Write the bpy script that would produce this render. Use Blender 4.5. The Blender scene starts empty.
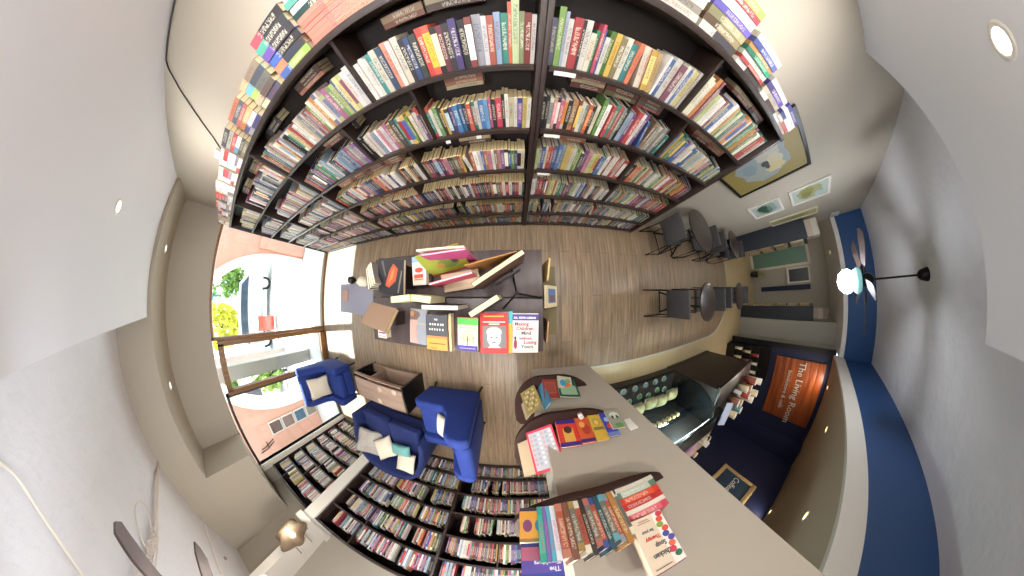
import bpy, math, random
from math import pi, sin, cos, radians
from mathutils import Matrix, Vector
random.seed(7)
SC = bpy.context.scene
COL = SC.collection

# ------------------------------------------------------------------ camera: 360 camera on a tripod, looking straight down
cam = bpy.data.cameras.new('camera')
camo = bpy.data.objects.new('camera', cam)
COL.objects.link(camo)
CR = Matrix(((0.9997167067121145, 0.01099931976387844, 0.021107375142728185),
             (-0.00963705792078899, 0.9979295740821476, -0.06359003292069265),
             (-0.021763120992065104, 0.06336860529438351, 0.9977528684136816)))
camo.matrix_world = Matrix.Translation((0, 0, 1.8)) @ CR.to_4x4()
cam.type = 'PANO'
cam.sensor_width = 36
cam.clip_end = 200
cc = cam.cycles if hasattr(cam, 'cycles') and hasattr(cam.cycles, 'panorama_type') else cam
cc.panorama_type = 'FISHEYE_LENS_POLYNOMIAL'
cc.fisheye_fov = radians(320)
cc.fisheye_polynomial_k0 = 0
for i, k in enumerate((0.2057312113565371, -0.003784056465740816, -0.00019029839364594563, 7.130439866581684e-06)):
    setattr(cc, 'fisheye_polynomial_k%d' % (i + 1), -k)
SC.camera = camo

# ------------------------------------------------------------------ world, sun, exposure
vs = SC.view_settings
vs.view_transform = 'Standard'
vs.look = 'None'
vs.exposure = 0.0
vs.gamma = 1.0
vs.use_curve_mapping = False
W = bpy.data.worlds.new('sky')
SC.world = W
W.use_nodes = True
bg = W.node_tree.nodes['Background']
bg.inputs[0].default_value = (0.74, 0.87, 1.0, 1)
bg.inputs[1].default_value = 3.6
sun = bpy.data.lights.new('sun', 'SUN')
sun.energy = 30
sun.angle = radians(1.5)
sun.color = (.98, .98, 1)
suno = bpy.data.objects.new('sun', sun)
COL.objects.link(suno)
# afternoon sun from the street side, clearing the arcade wall
suno.rotation_euler = Vector((-cos(radians(55)) * cos(radians(8)), -cos(radians(55)) * sin(radians(8)), sin(radians(55)))).to_track_quat('Z', 'Y').to_euler()
SC.cycles.max_bounces = 8
SC.cycles.diffuse_bounces = 5
SC.cycles.glossy_bounces = 3
SC.cycles.transmission_bounces = 6
SC.cycles.transparent_max_bounces = 8
SC.cycles.sample_clamp_indirect = 6
SC.cycles.caustics_reflective = False
SC.cycles.caustics_refractive = False
SC.cycles.use_denoising = True

P_DOWN, P_FAN, P_CAFE, P_FILL = 24.0, 100.0, 9.0, 95.0

def lamp(name, kind, loc, energy, color, size=0.1, rot=None, parent=None, spot=None):
    l = bpy.data.lights.new(name, kind)
    l.energy = energy
    l.color = color
    if kind == 'AREA':
        l.shape = 'DISK'
        l.size = size
    else:
        l.shadow_soft_size = size
    if spot:
        l.spot_size = spot
        l.spot_blend = 0.8
    o = bpy.data.objects.new(name, l)
    COL.objects.link(o)
    o.location = loc
    if rot: o.rotation_euler = rot
    if parent: o.parent = parent
    return o

# ------------------------------------------------------------------ materials
def lin(c):
    if isinstance(c, str):
        c = [int(c[i:i + 2], 16) / 255 for i in (0, 2, 4)]
    return tuple((x / 12.92 if x <= .04045 else ((x + .055) / 1.055) ** 2.4) for x in c)

def mat(name, c, rough=.6, metal=0, noise=None, bump=None, emit=None, alpha=None, trans=None, spec=.5, c2=None, coat=0):
    m = bpy.data.materials.new(name)
    m.use_nodes = True
    nt = m.node_tree
    b = nt.nodes['Principled BSDF']
    b.inputs['Base Color'].default_value = lin(c) + (1,)
    b.inputs['Roughness'].default_value = rough
    b.inputs['Metallic'].default_value = metal
    b.inputs['Specular IOR Level'].default_value = spec
    b.inputs['Coat Weight'].default_value = coat
    if emit:
        b.inputs['Emission Color'].default_value = lin(emit[0]) + (1,)
        b.inputs['Emission Strength'].default_value = emit[1]
    if trans: b.inputs['Transmission Weight'].default_value = trans
    if alpha is not None: b.inputs['Alpha'].default_value = alpha
    tc = nt.nodes.new('ShaderNodeTexCoord')
    if noise or c2:
        sc, amt = noise or (8, .1)
        n = nt.nodes.new('ShaderNodeTexNoise')
        n.inputs['Scale'].default_value = sc
        n.inputs['Detail'].default_value = 5
        nt.links.new(tc.outputs['Object'], n.inputs['Vector'])
        mx = nt.nodes.new('ShaderNodeMix')
        mx.data_type = 'RGBA'
        a = lin(c)
        d = lin(c2) if c2 else tuple(x * (1 - amt * 2) for x in a)
        mx.inputs['A'].default_value = a + (1,)
        mx.inputs['B'].default_value = d + (1,)
        nt.links.new(n.outputs['Fac'], mx.inputs['Factor'])
        nt.links.new(mx.outputs['Result'], b.inputs['Base Color'])
    if bump:
        n = nt.nodes.new('ShaderNodeTexNoise')
        n.inputs['Scale'].default_value = bump[0]
        n.inputs['Detail'].default_value = 6
        nt.links.new(tc.outputs['Object'], n.inputs['Vector'])
        bp = nt.nodes.new('ShaderNodeBump')
        bp.inputs['Strength'].default_value = bump[1]
        bp.inputs['Distance'].default_value = bump[2] if len(bump) > 2 else .01
        nt.links.new(n.outputs['Fac'], bp.inputs['Height'])
        nt.links.new(bp.outputs['Normal'], b.inputs['Normal'])
    return m

def grain_mat(name, ca, cb, axis='Y', rough=.4, scale=9, planks=None, bump=.15):
    """wood grain streaks along one axis, optional plank joints"""
    m = bpy.data.materials.new(name)
    m.use_nodes = True
    nt = m.node_tree
    L = nt.links.new
    b = nt.nodes['Principled BSDF']
    b.inputs['Roughness'].default_value = rough
    tc = nt.nodes.new('ShaderNodeTexCoord')
    mp = nt.nodes.new('ShaderNodeMapping')
    st = {'X': (.06, 1, 1), 'Y': (1, .06, 1), 'Z': (1, 1, .06)}[axis]
    mp.inputs['Scale'].default_value = [s * scale for s in st]
    L(tc.outputs['Object'], mp.inputs['Vector'])
    n = nt.nodes.new('ShaderNodeTexNoise')
    n.inputs['Scale'].default_value = 3
    n.inputs['Detail'].default_value = 8
    n.inputs['Roughness'].default_value = .65
    L(mp.outputs[0], n.inputs['Vector'])
    cr = nt.nodes.new('ShaderNodeValToRGB')
    cr.color_ramp.elements[0].position = .3
    cr.color_ramp.elements[1].position = .72
    cr.color_ramp.elements[0].color = lin(cb) + (1,)
    cr.color_ramp.elements[1].color = lin(ca) + (1,)
    L(n.outputs['Fac'], cr.inputs[0])
    out = cr.outputs[0]
    if planks:
        m2 = nt.nodes.new('ShaderNodeMapping')
        if axis == 'Y': m2.inputs['Rotation'].default_value = (0, 0, pi / 2)
        L(tc.outputs['Object'], m2.inputs['Vector'])
        br = nt.nodes.new('ShaderNodeTexBrick')
        br.inputs['Scale'].default_value = 1
        br.inputs['Brick Width'].default_value = planks[0]
        br.inputs['Row Height'].default_value = planks[1]
        br.inputs['Mortar Size'].default_value = .0022
        br.inputs['Color1'].default_value = (.88, .88, .88, 1)
        br.inputs['Color2'].default_value = (1.08, 1.05, 1.0, 1)
        br.inputs['Mortar'].default_value = (.45, .42, .4, 1)
        L(m2.outputs[0], br.inputs['Vector'])
        mx = nt.nodes.new('ShaderNodeMix')
        mx.data_type = 'RGBA'
        mx.blend_type = 'MULTIPLY'
        mx.inputs['Factor'].default_value = 1
        L(out, mx.inputs['A'])
        L(br.outputs['Color'], mx.inputs['B'])
        out = mx.outputs['Result']
    L(out, b.inputs['Base Color'])
    bp = nt.nodes.new('ShaderNodeBump')
    bp.inputs['Strength'].default_value = bump
    bp.inputs['Distance'].default_value = .004
    L(n.outputs['Fac'], bp.inputs['Height'])
    L(bp.outputs['Normal'], b.inputs['Normal'])
    return m

def tile_mat(name, ca, grout, size):
    m = bpy.data.materials.new(name)
    m.use_nodes = True
    nt = m.node_tree
    b = nt.nodes['Principled BSDF']
    b.inputs['Roughness'].default_value = .35
    tc = nt.nodes.new('ShaderNodeTexCoord')
    br = nt.nodes.new('ShaderNodeTexBrick')
    br.offset = 0
    br.inputs['Scale'].default_value = 1
    br.inputs['Brick Width'].default_value = size
    br.inputs['Row Height'].default_value = size
    br.inputs['Mortar Size'].default_value = .004
    a = lin(ca)
    br.inputs['Color1'].default_value = a + (1,)
    br.inputs['Color2'].default_value = tuple(x * .92 for x in a) + (1,)
    br.inputs['Mortar'].default_value = lin(grout) + (1,)
    nt.links.new(tc.outputs['Object'], br.inputs['Vector'])
    nt.links.new(br.outputs['Color'], b.inputs['Base Color'])
    return m

def attr_mat(name, rough=.5, ink=True, coat=0.0):
    """colour from the 'col' attribute; printed lettering in 'ink' colour on faces whose UV lies in the unit square"""
    m = bpy.data.materials.new(name)
    m.use_nodes = True
    nt = m.node_tree
    L = nt.links.new
    b = nt.nodes['Principled BSDF']
    b.inputs['Roughness'].default_value = rough
    b.inputs['Coat Weight'].default_value = coat
    a = nt.nodes.new('ShaderNodeAttribute')
    a.attribute_name = 'col'
    out = a.outputs['Color']
    if ink:
        a2 = nt.nodes.new('ShaderNodeAttribute')
        a2.attribute_name = 'ink'
        uv = nt.nodes.new('ShaderNodeUVMap')
        uv.uv_map = 'UVMap'
        sp = nt.nodes.new('ShaderNodeSeparateXYZ')
        L(uv.outputs[0], sp.inputs[0])
        mp = nt.nodes.new('ShaderNodeCombineXYZ')
        def mth(op, x, y=None):
            n = nt.nodes.new('ShaderNodeMath')
            n.operation = op
            for i, v in enumerate((x, y)):
                if v is None: continue
                if hasattr(v, 'links'): L(v, n.inputs[i])
                else: n.inputs[i].default_value = v
            return n.outputs[0]
        du = mth('ABSOLUTE', mth('SUBTRACT', sp.outputs[0], .5))
        mu = mth('LESS_THAN', du, .3)
        dv = mth('ABSOLUTE', mth('SUBTRACT', sp.outputs[1], .56))
        mv = mth('LESS_THAN', dv, .27)
        L(mth('MULTIPLY', sp.outputs[0], 3.0), mp.inputs[0])
        L(mth('MULTIPLY', sp.outputs[1], 62), mp.inputs[1])
        L(mth('MULTIPLY', a.outputs['Fac'], 61), mp.inputs[2])
        n = nt.nodes.new('ShaderNodeTexNoise')
        n.inputs['Scale'].default_value = 1
        n.inputs['Detail'].default_value = 1
        L(mp.outputs[0], n.inputs['Vector'])
        t = mth('GREATER_THAN', n.outputs['Fac'], .5)
        f = mth('MULTIPLY', mth('MULTIPLY', mth('MULTIPLY', mu, mv), t), .48)
        mx = nt.nodes.new('ShaderNodeMix')
        mx.data_type = 'RGBA'
        L(f, mx.inputs['Factor'])
        L(out, mx.inputs['A'])
        L(a2.outputs['Color'], mx.inputs['B'])
        out = mx.outputs['Result']
    L(out, b.inputs['Base Color'])
    return m

M = {}
M['floor'] = grain_mat('vinyl_plank_floor', 'a38d73', '6a5846', 'Y', .40, 11, (1.2, .15), .12)
M['tile'] = tile_mat('beige_floor_tile', 'bda981', 'ab9670', .45)
M['wall'] = mat('painted_wall', 'b3aa9b', .75, noise=(3, .02), bump=(90, .08, .002))
M['wallgrey'] = mat('grey_wall', 'b0aca2', .75, noise=(3, .02))
M['white'] = mat('white_paint', 'dcd6cc', .6)
M['ceil'] = mat('smooth_ceiling_paint', 'e6e8f0', .8, noise=(2, .02))
M['stucco'] = mat('troweled_ceiling', 'dedde2', .85, noise=(5, .05), bump=(7, .6, .03))
M['navy'] = mat('navy_paint', '121a3e', .6, noise=(3, .05))
M['fblue'] = mat('blue_fascia_paint', '1d4478', .55, noise=(3, .04))
M['bark'] = grain_mat('dark_stained_wood', '3d2e29', '1e1513', 'X', .45, 8)
M['barkz'] = grain_mat('dark_stained_wood_upright', '3a2a25', '1d1412', 'Z', .45, 8)
M['back'] = mat('bookcase_back_board', '221815', .7, noise=(6, .1))
M['doorwood'] = grain_mat('brown_door_wood', '94693a', '6e4a26', 'Z', .45, 6)
M['taupe'] = grain_mat('taupe_wood_veneer', 'a48c7b', '7f6757', 'X', .45, 7)
M['table'] = grain_mat('espresso_table_wood', '4e4140', '362c2b', 'Y', .42, 7)
M['blacko'] = mat('black_lacquer', '0d0b0b', .35)
M['metal'] = mat('black_metal', '161414', .4, .6)
M['chrome'] = mat('brushed_steel', 'b8b8b6', .3, 1)
M['blue'] = mat('royal_blue_velvet', '193583', .8, noise=(10, .15), bump=(180, .25, .002))
M['navyvelvet'] = mat('navy_velvet', '15265f', .8, noise=(10, .15), bump=(180, .25, .002))
M['cream'] = mat('cream_fabric', 'd9cfba', .9, bump=(150, .3, .002))
M['floral'] = mat('grey_floral_fabric', 'b4bdb4', .9, noise=(9, .2), c2='9c8478', bump=(150, .2, .002))
M['aqua'] = mat('pale_aqua_fabric', '6fa7a0', .9, bump=(150, .3, .002))
M['grey'] = mat('grey_upholstery', '403e40', .85, bump=(150, .3, .002))
M['book'] = attr_mat('printed_book', .5)
M['flat'] = attr_mat('plain_coloured', .55, ink=False)
M['glow'] = mat('lamp_diffuser', 'ffffff', .5, emit=('fff4e0', 9))
M['gloww'] = mat('warm_lamp_diffuser', 'ffffff', .5, emit=('ffd98a', 6))
M['glowc'] = mat('cool_lamp_diffuser', 'ffffff', .5, emit=('eef8ff', 8))
M['glowdim'] = mat('lamp_lens', 'f4f4f4', .3, emit=('ffffff', 1.6))
M['tealglass'] = mat('teal_glass', '79b3b4', .2, emit=('9fe0e0', .5))
M['shelfw'] = mat('reddish_dark_shelf', '35201a', .7, noise=(8, .1), spec=.2)
M['cable'] = mat('black_cable', '3b3735', .5)
M['cord'] = mat('clear_white_cord', 'd5cbc2', .35)
M['fanwood'] = grain_mat('dark_fan_blade_wood', '4a3c38', '2c2422', 'X', .5, 6)
M['plastic'] = mat('white_plastic', 'e6e2da', .4)
M['amberglass'] = mat('smoked_shade_glass', '8c7a66', .2, emit=('ffd9a0', .25))
M['pink'] = mat('pink_stucco', 'd99f8a', .85, noise=(4, .04), bump=(40, .2))
M['arch'] = mat('white_stucco', 'f2efe9', .85)
M['pave'] = mat('pale_concrete_paving', 'e2dfda', .8, noise=(2, .04))
M['leaf'] = mat('green_leaves', '4f7a33', .7, noise=(9, .3), c2='8fb04a')
M['leafy'] = mat('yellow_green_leaves', 'b9c23a', .7, noise=(9, .2), c2='d8c93c')
M['leaft'] = mat('blue_green_leaves', '3f9a86', .7, noise=(9, .2), c2='4aa8b0')
M['carwhite'] = mat('white_car_paint', 'e8ecef', .25, coat=.6)
M['cargrey'] = mat('silver_car_paint', 'a9b7c0', .25, .3, coat=.6)
M['carred'] = mat('red_car_paint', 'c4483a', .3, coat=.6)
M['tyre'] = mat('rubber', '25282c', .8)
M['carglass'] = mat('dark_car_glass', '3b4a58', .1)
M['orangewood'] = grain_mat('stained_sign_boards', 'b05a22', '5c2210', 'Y', .4, 5, None, .3)
M['letter'] = mat('pale_sign_lettering', 'c4c0bb', .5)
M['gold'] = mat('gilt_frame', 'cdb07c', .5, .2)
M['beige'] = mat('beige_laminate', 'c2ad88', .5)

def glass_mat(name, tint, a):
    m = bpy.data.materials.new(name)
    m.use_nodes = True
    nt = m.node_tree
    L = nt.links.new
    for n in list(nt.nodes):
        if n.type == 'BSDF_PRINCIPLED': nt.nodes.remove(n)
    t = nt.nodes.new('ShaderNodeBsdfTransparent')
    t.inputs[0].default_value = lin(tint) + (1,)
    g = nt.nodes.new('ShaderNodeBsdfGlossy')
    g.inputs['Roughness'].default_value = .05
    mx = nt.nodes.new('ShaderNodeMixShader')
    mx.inputs[0].default_value = a
    L(t.outputs[0], mx.inputs[1])
    L(g.outputs[0], mx.inputs[2])
    L(mx.outputs[0], nt.nodes['Material Output'].inputs[0])
    return m
M['glass'] = glass_mat('window_glass', 'f4faf8', .05)
def smoke_mat():
    m = glass_mat('smoked_amber_glass', 'd0b896', .06)
    nt = m.node_tree
    d = nt.nodes.new('ShaderNodeBsdfDiffuse')
    d.inputs[0].default_value = lin('857868') + (1,)
    mx = nt.nodes.new('ShaderNodeMixShader')
    mx.inputs[0].default_value = .6
    old = nt.nodes['Material Output'].inputs[0].links[0].from_socket
    nt.links.new(old, mx.inputs[1])
    nt.links.new(d.outputs[0], mx.inputs[2])
    nt.links.new(mx.outputs[0], nt.nodes['Material Output'].inputs[0])
    return m
M['smoke'] = smoke_mat()
M['caseglass'] = glass_mat('display_case_glass', 'e4f0f4', .08)

# ------------------------------------------------------------------ mesh builder
class MB:
    def __init__(s):
        s.v, s.f, s.m, s.c, s.k, s.u = [], [], [], [], [], []
        s.T = Matrix.Identity(4)
    def quad(s, pts, c=(.5, .5, .5), k=None, mi=0, uv=None):
        n = len(s.v)
        s.v += [tuple(s.T @ Vector(p)) for p in pts]
        s.f.append(tuple(range(n, n + len(pts))))
        s.m.append(mi); s.c.append(c); s.k.append(k or c)
        s.u.append(uv or [(-1, -1)] * len(pts))
    def box(s, a, b, c=(.5, .5, .5), mi=0):
        (x0, y0, z0), (x1, y1, z1) = a, b
        for q in (((x0, y0, z0), (x0, y1, z0), (x1, y1, z0), (x1, y0, z0)), ((x0, y0, z1), (x1, y0, z1), (x1, y1, z1), (x0, y1, z1)),
                  ((x0, y0, z0), (x1, y0, z0), (x1, y0, z1), (x0, y0, z1)), ((x1, y1, z0), (x0, y1, z0), (x0, y1, z1), (x1, y1, z1)),
                  ((x0, y1, z0), (x0, y0, z0), (x0, y0, z1), (x0, y1, z1)), ((x1, y0, z0), (x1, y1, z0), (x1, y1, z1), (x1, y0, z1))):
            s.quad(q, c, None, mi)
        return s
    def prism(s, pts, a, b, axis='y', c=(.5, .5, .5), mi=0):
        """2-D outline extruded along an axis; outline is given in the two other axes in order"""
        def P(p, t):
            return {'x': (t, p[0], p[1]), 'y': (p[0], t, p[1]), 'z': (p[0], p[1], t)}[axis]
        n = len(pts)
        s.quad([P(p, a) for p in pts], c, None, mi)
        s.quad([P(p, b) for p in reversed(pts)], c, None, mi)
        for i in range(n):
            j = (i + 1) % n
            s.quad([P(pts[j], a), P(pts[i], a), P(pts[i], b), P(pts[j], b)], c, None, mi)
        return s
    def cyl(s, p, r, h, n=20, r2=None, c=(.5, .5, .5), mi=0, axis='z'):
        r2 = r if r2 is None else r2
        def P(t, rr, z):
            a, b = rr * cos(t), rr * sin(t)
            return {'z': (p[0] + a, p[1] + b, p[2] + z), 'x': (p[0] + z, p[1] + a, p[2] + b), 'y': (p[0] + a, p[1] + z, p[2] + b)}[axis]
        A = [2 * pi * i / n for i in range(n)]
        s.quad([P(t, r, 0) for t in reversed(A)], c, None, mi)
        s.quad([P(t, r2, h) for t in A], c, None, mi)
        for i in range(n):
            t, u = A[i], A[(i + 1) % n]
            s.quad([P(t, r, 0), P(u, r, 0), P(u, r2, h), P(t, r2, h)], c, None, mi)
        return s
    def lathe(s, p, prof, n=24, c=(.5, .5, .5), mi=0):
        A = [2 * pi * i / n for i in range(n)]
        for (r0, z0), (r1, z1) in zip(prof, prof[1:]):
            for i in range(n):
                t, u = A[i], A[(i + 1) % n]
                q = [(p[0] + r0 * cos(t), p[1] + r0 * sin(t), p[2] + z0), (p[0] + r0 * cos(u), p[1] + r0 * sin(u), p[2] + z0),
                     (p[0] + r1 * cos(u), p[1] + r1 * sin(u), p[2] + z1), (p[0] + r1 * cos(t), p[1] + r1 * sin(t), p[2] + z1)]
                if r0 < 1e-6: q = q[1:]
                elif r1 < 1e-6: q = q[:3]
                s.quad(q, c, None, mi)
        return s
    def tube(s, path, r, n=8, c=(.5, .5, .5), mi=0):
        path = [Vector(p) for p in path]
        rings = []
        for i, p in enumerate(path):
            d = (path[min(i + 1, len(path) - 1)] - path[max(i - 1, 0)]).normalized()
            u = d.cross(Vector((0, 0, 1)))
            if u.length < 1e-3: u = d.cross(Vector((0, 1, 0)))
            u.normalize()
            w = d.cross(u)
            rings.append([p + (u * cos(2 * pi * j / n) + w * sin(2 * pi * j / n)) * r for j in range(n)])
        for a, b in zip(rings, rings[1:]):
            for j in range(n):
                k = (j + 1) % n
                s.quad([a[j], a[k], b[k], b[j]], c, None, mi)
        s.quad(list(reversed(rings[0])), c, None, mi)
        s.quad(rings[-1], c, None, mi)
        return s
    def build(s, name, mats, parent=None, loc=None, smooth=False, bevel=None, sub=0, rot=None):
        me = bpy.data.meshes.new(name)
        if smooth or bevel or sub:
            # weld so that smoothing and bevels work
            idx, nv, mp = {}, [], []
            for v in s.v:
                k = (round(v[0], 5), round(v[1], 5), round(v[2], 5))
                if k not in idx:
                    idx[k] = len(nv)
                    nv.append(v)
                mp.append(idx[k])
            me.from_pydata(nv, [], [tuple(mp[i] for i in f) for f in s.f])
        else:
            me.from_pydata(s.v, [], s.f)
        if not isinstance(mats, (list, tuple)): mats = [mats]
        for m in mats: me.materials.append(m)
        if len(mats) > 1: me.polygons.foreach_set('material_index', s.m)
        if any(m.name.startswith(('printed', 'plain_col')) for m in mats):
            for nm, src in (('col', s.c), ('ink', s.k)):
                at = me.color_attributes.new(nm, 'FLOAT_COLOR', 'CORNER')
                d = []
                for f, c in zip(s.f, src): d += (list(c[:3]) + [1]) * len(f)
                at.data.foreach_set('color', d)
            uv = me.uv_layers.new(name='UVMap')
            d = []
            for q in s.u:
                for a in q: d += list(a)
            uv.data.foreach_set('uv', d)
        if smooth: me.polygons.foreach_set('use_smooth', [True] * len(s.f))
        me.update()
        o = bpy.data.objects.new(name, me)
        COL.objects.link(o)
        if parent: o.parent = parent
        if loc: o.location = loc
        if rot is not None: o.rotation_euler = rot
        if bevel:
            b = o.modifiers.new('bevel', 'BEVEL')
            b.width = bevel
            b.segments = 3
            b.limit_method = 'ANGLE'
            b.angle_limit = radians(40)
            me.polygons.foreach_set('use_smooth', [True] * len(s.f))
        if sub:
            b = o.modifiers.new('sub', 'SUBSURF')
            b.levels = b.render_levels = sub
        return o

def struct(name, mb, m, parent=None, **k):
    o = mb.build(name, m, parent, **k)
    if parent is None: o['kind'] = 'structure'
    return o
def thing(name, label, cat, loc=(0, 0, 0), rz=0, group=None):
    o = bpy.data.objects.new(name, None)
    COL.objects.link(o)
    o.empty_display_size = .1
    o.location = loc
    o.rotation_euler = (0, 0, rz)
    o['label'] = label
    o['category'] = cat
    if group: o['group'] = group
    return o
def tag(o, label, cat, group=None):
    o['label'] = label
    o['category'] = cat
    if group: o['group'] = group
    return o
def dup(root, loc=None, rz=None, label=None):
    r = root.copy()
    COL.objects.link(r)
    if loc is not None: r.location = loc
    if rz is not None: r.rotation_euler = (0, 0, rz)
    if label: r['label'] = label
    for ch in list(root.children):
        c = ch.copy()
        COL.objects.link(c)
        c.parent = r
        for g in list(ch.children):
            d = g.copy()
            COL.objects.link(d)
            d.parent = c
    return r
def B(a, b, c=(.5, .5, .5), mi=0): return MB().box(a, b, c, mi)
def text(name, body, size, m, parent, mw, extrude=.002, align='LEFT', bold=0):
    cu = bpy.data.curves.new(name, 'FONT')
    cu.body = body
    cu.size = size
    cu.extrude = extrude
    cu.align_x = align
    cu.offset = bold
    cu.resolution_u = 2
    cu.materials.append(m)
    o = bpy.data.objects.new(name, cu)
    COL.objects.link(o)
    me = bpy.data.meshes.new_from_object(o)
    me.name = name
    bpy.data.objects.remove(o)
    o = bpy.data.objects.new(name, me)
    COL.objects.link(o)
    if parent: o.parent = parent
    o.matrix_local = mw
    return o
def frame_mat(xa, ya, o):
    """matrix whose local x, y axes are xa, ya"""
    xa = Vector(xa).normalized(); ya = Vector(ya).normalized(); za = xa.cross(ya)
    return Matrix(((xa.x, ya.x, za.x, o[0]), (xa.y, ya.y, za.y, o[1]), (xa.z, ya.z, za.z, o[2]), (0, 0, 0, 1)))


# ------------------------------------------------------------------ the room
ZC, ZL, ZK = 3.07, 2.75, 2.43          # high ceiling, low ceiling, cafe ceiling
YN, YS, XW = 1.19, -3.52, -4.35
_fl = [(XW - .02, -1.0), (4.35, -1.0)] + [(4.35 + 1.2 * sin(radians(a)), .2 - 1.2 * cos(radians(a))) for a in range(6, 91, 6)] + [(5.55, YN + .1), (XW - .02, YN + .1)]
struct('floor', MB().prism(_fl, -.05, 0, 'z').box((XW - .02, YS - .1, -.05), (1.0, -1.0, 0)), M['floor'])
struct('trim_1', MB().prism([(1.0, -1.03), (4.35, -1.03)] + [(4.35 + 1.25 * sin(radians(a)), .2 - 1.25 * cos(radians(a))) for a in range(6, 91, 6)] + [(5.60, YN), (5.55, YN)] + [(4.35 + 1.2 * sin(radians(a)), .2 - 1.2 * cos(radians(a))) for a in range(90, 0, -6)] + [(4.35, -1.0), (1.0, -1.0)], -.05, .004, 'z'), mat('threshold_strip', 'b9b3a6', .5))
struct('floor_tile', B((5.60, -4.2, -.05), (9.1, 2.3, 0)).box((1.0, -4.2, -.05), (5.60, -1.03, 0)).box((4.35, -1.03, -.051), (5.60, .2, -.0015)), M['tile'])
struct('wall_north', B((XW, YN, 0), (5.85, YN + .12, ZC + .05)), M['wall'])
struct('wall_south', B((XW, YS - .12, 0), (1.0, YS, ZC + .05)), M['wall'])
# west wall: header above the windows, pier between case and window, low strip under window
struct('wall_west', B((XW - .15, YS, 2.11), (XW, YN, ZC + .05)).box((XW - .15, 1.1, 0), (XW, YN, 2.11)).box((XW - .15, YS, 0), (XW, -3.05, 2.11)), M['wall'])
struct('trim_2', B((XW, -3.14, 0), (XW + .05, -3.05, 2.11)).box((XW - .1, -3.08, 0), (XW + .03, -3.02, 2.11)), M['white'])
# boxed chase in the south-west corner and the dropped beam along the window wall
struct('wall_chase', B((XW, YS, 2.09), (-3.63, -2.28, ZC)), M['wall'])
struct('ceiling_beam', B((XW, -2.28, 2.71), (-3.63, YN, ZC)), M['wall'])
struct('ceiling_low', B((-3.63, -.31, ZL), (1.94, YN, ZC + .02)), M['ceil'])
struct('ceiling', B((XW, YS - .1, ZC), (5.95, YN + .1, ZC + .08)), M['stucco'])
# white pilaster between the two south bookcases, going up as a half column and a beam
struct('wall_pilaster', B((-2.85, YS, 0), (-2.63, -3.0, 2.03)).box((-2.80, YS, 2.03), (-2.66, -3.10, ZC)), M['white'])
struct('trim_3', B((-2.88, YS, 1.93), (-2.60, -2.97, 2.03)), M['white'])
# wall end with the rounded shelves, and the partition behind it
struct('wall_stub', B((.20, -1.21, 0), (1.0, -.96, ZC)), M['wall'])
struct('wall_partition', B((.86, YS - .5, 0), (1.0, -1.21, ZC)), M['wall'])
# cafe
struct('wall_fascia_south', B((1.0, -1.45, 2.60), (5.97, -1.37, ZC)), M['fblue'])
struct('trim_4', B((1.0, -1.40, ZK), (5.97, -1.355, 2.60)), M['white'])
struct('ceiling_cafe', B((1.0, -4.3, ZK), (6.3, -1.40, ZK + .06)), mat('beige_cafe_ceiling', 'b5a48e', .7))
struct('wall_fascia_east', B((5.85, -1.37, 2.58), (5.93, YN, ZC)), M['fblue'])
struct('trim_5', B((5.83, -1.37, 2.50), (5.95, YN, 2.58)), M['white'])
struct('ceiling_back_room', B((5.95, -1.37, 2.50), (9.1, 2.3, 2.56)), M['ceil'])
struct('wall_sign', B((6.20, -4.0, 0), (6.30, -1.36, ZK + .05)), M['navy'])
struct('wall_cafe_south', B((1.0, -4.0, 0), (6.20, -3.82, ZK + .05)), M['navy'])
struct('wall_cafe_pier', B((5.86, -3.82, 0), (6.20, -3.45, ZK + .05)), M['navy'])
struct('trim_6', B((6.16, -1.40, 0), (6.24, -1.30, ZK + .05)), M['blacko'])
# back room
struct('wall_back_room_east', B((9.0, -.95, 0), (9.1, 2.3, 2.5)), M['wallgrey'])
struct('wall_back_room_north', B((5.85, 2.2, 0), (9.0, 2.3, 2.5)).box((5.85, YN, 0), (5.95, 2.2, 2.6)), M['wallgrey'])
struct('wall_grey', B((6.95, -1.40, 0), (9.1, -.86, 2.5)).box((6.30, -1.42, 0), (6.95, -1.36, 2.5)), M['wallgrey'])

# windows and the entrance door in the west wall
w1 = struct('window_1', B((XW - .08, 1.075, 0), (XW + .02, 1.10, 2.11)).box((XW - .08, -.74, 0), (XW + .02, -.70, 2.11)).box((XW - .08, -.74, 2.075), (XW + .02, 1.10, 2.11)).box((XW - .1, -.74, 0), (XW + .02, 1.10, .03)), M['doorwood'])
struct('pane', B((XW - .05, -.70, .03), (XW - .042, 1.06, 2.06)), M['glass'], w1)
w2 = struct('window_2', B((XW - .1, -1.66, 0), (XW, -1.61, 2.08)).box((XW - .1, -3.06, 0), (XW, -3.02, 2.08)).box((XW - .1, -3.06, 2.04), (XW, -1.61, 2.08)).box((XW - .1, -3.06, 0), (XW, -1.61, .03)), M['cable'])
struct('pane', B((XW - .05, -3.02, .03), (XW - .042, -1.66, 2.04)), M['glass'], w2)
d1 = struct('door_1', B((XW - .06, -.83, 0), (XW + .05, -.75, 2.03)).box((XW - .06, -1.61, 0), (XW + .05, -1.53, 2.03)).box((XW - .06, -1.55, 1.94), (XW + .05, -.80, 2.03)).box((XW - .06, -1.55, 0), (XW + .05, -.80, .12)), M['doorwood'])
struct('pane', B((XW - .01, -1.53, .12), (XW, -.83, 1.94)), M['glass'], d1)
struct('door_handle', MB().tube([(XW + .05, -1.50, .95), (XW + .11, -1.50, .95), (XW + .11, -1.50, 1.15), (XW + .05, -1.50, 1.15)], .01), M['chrome'], d1)
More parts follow.
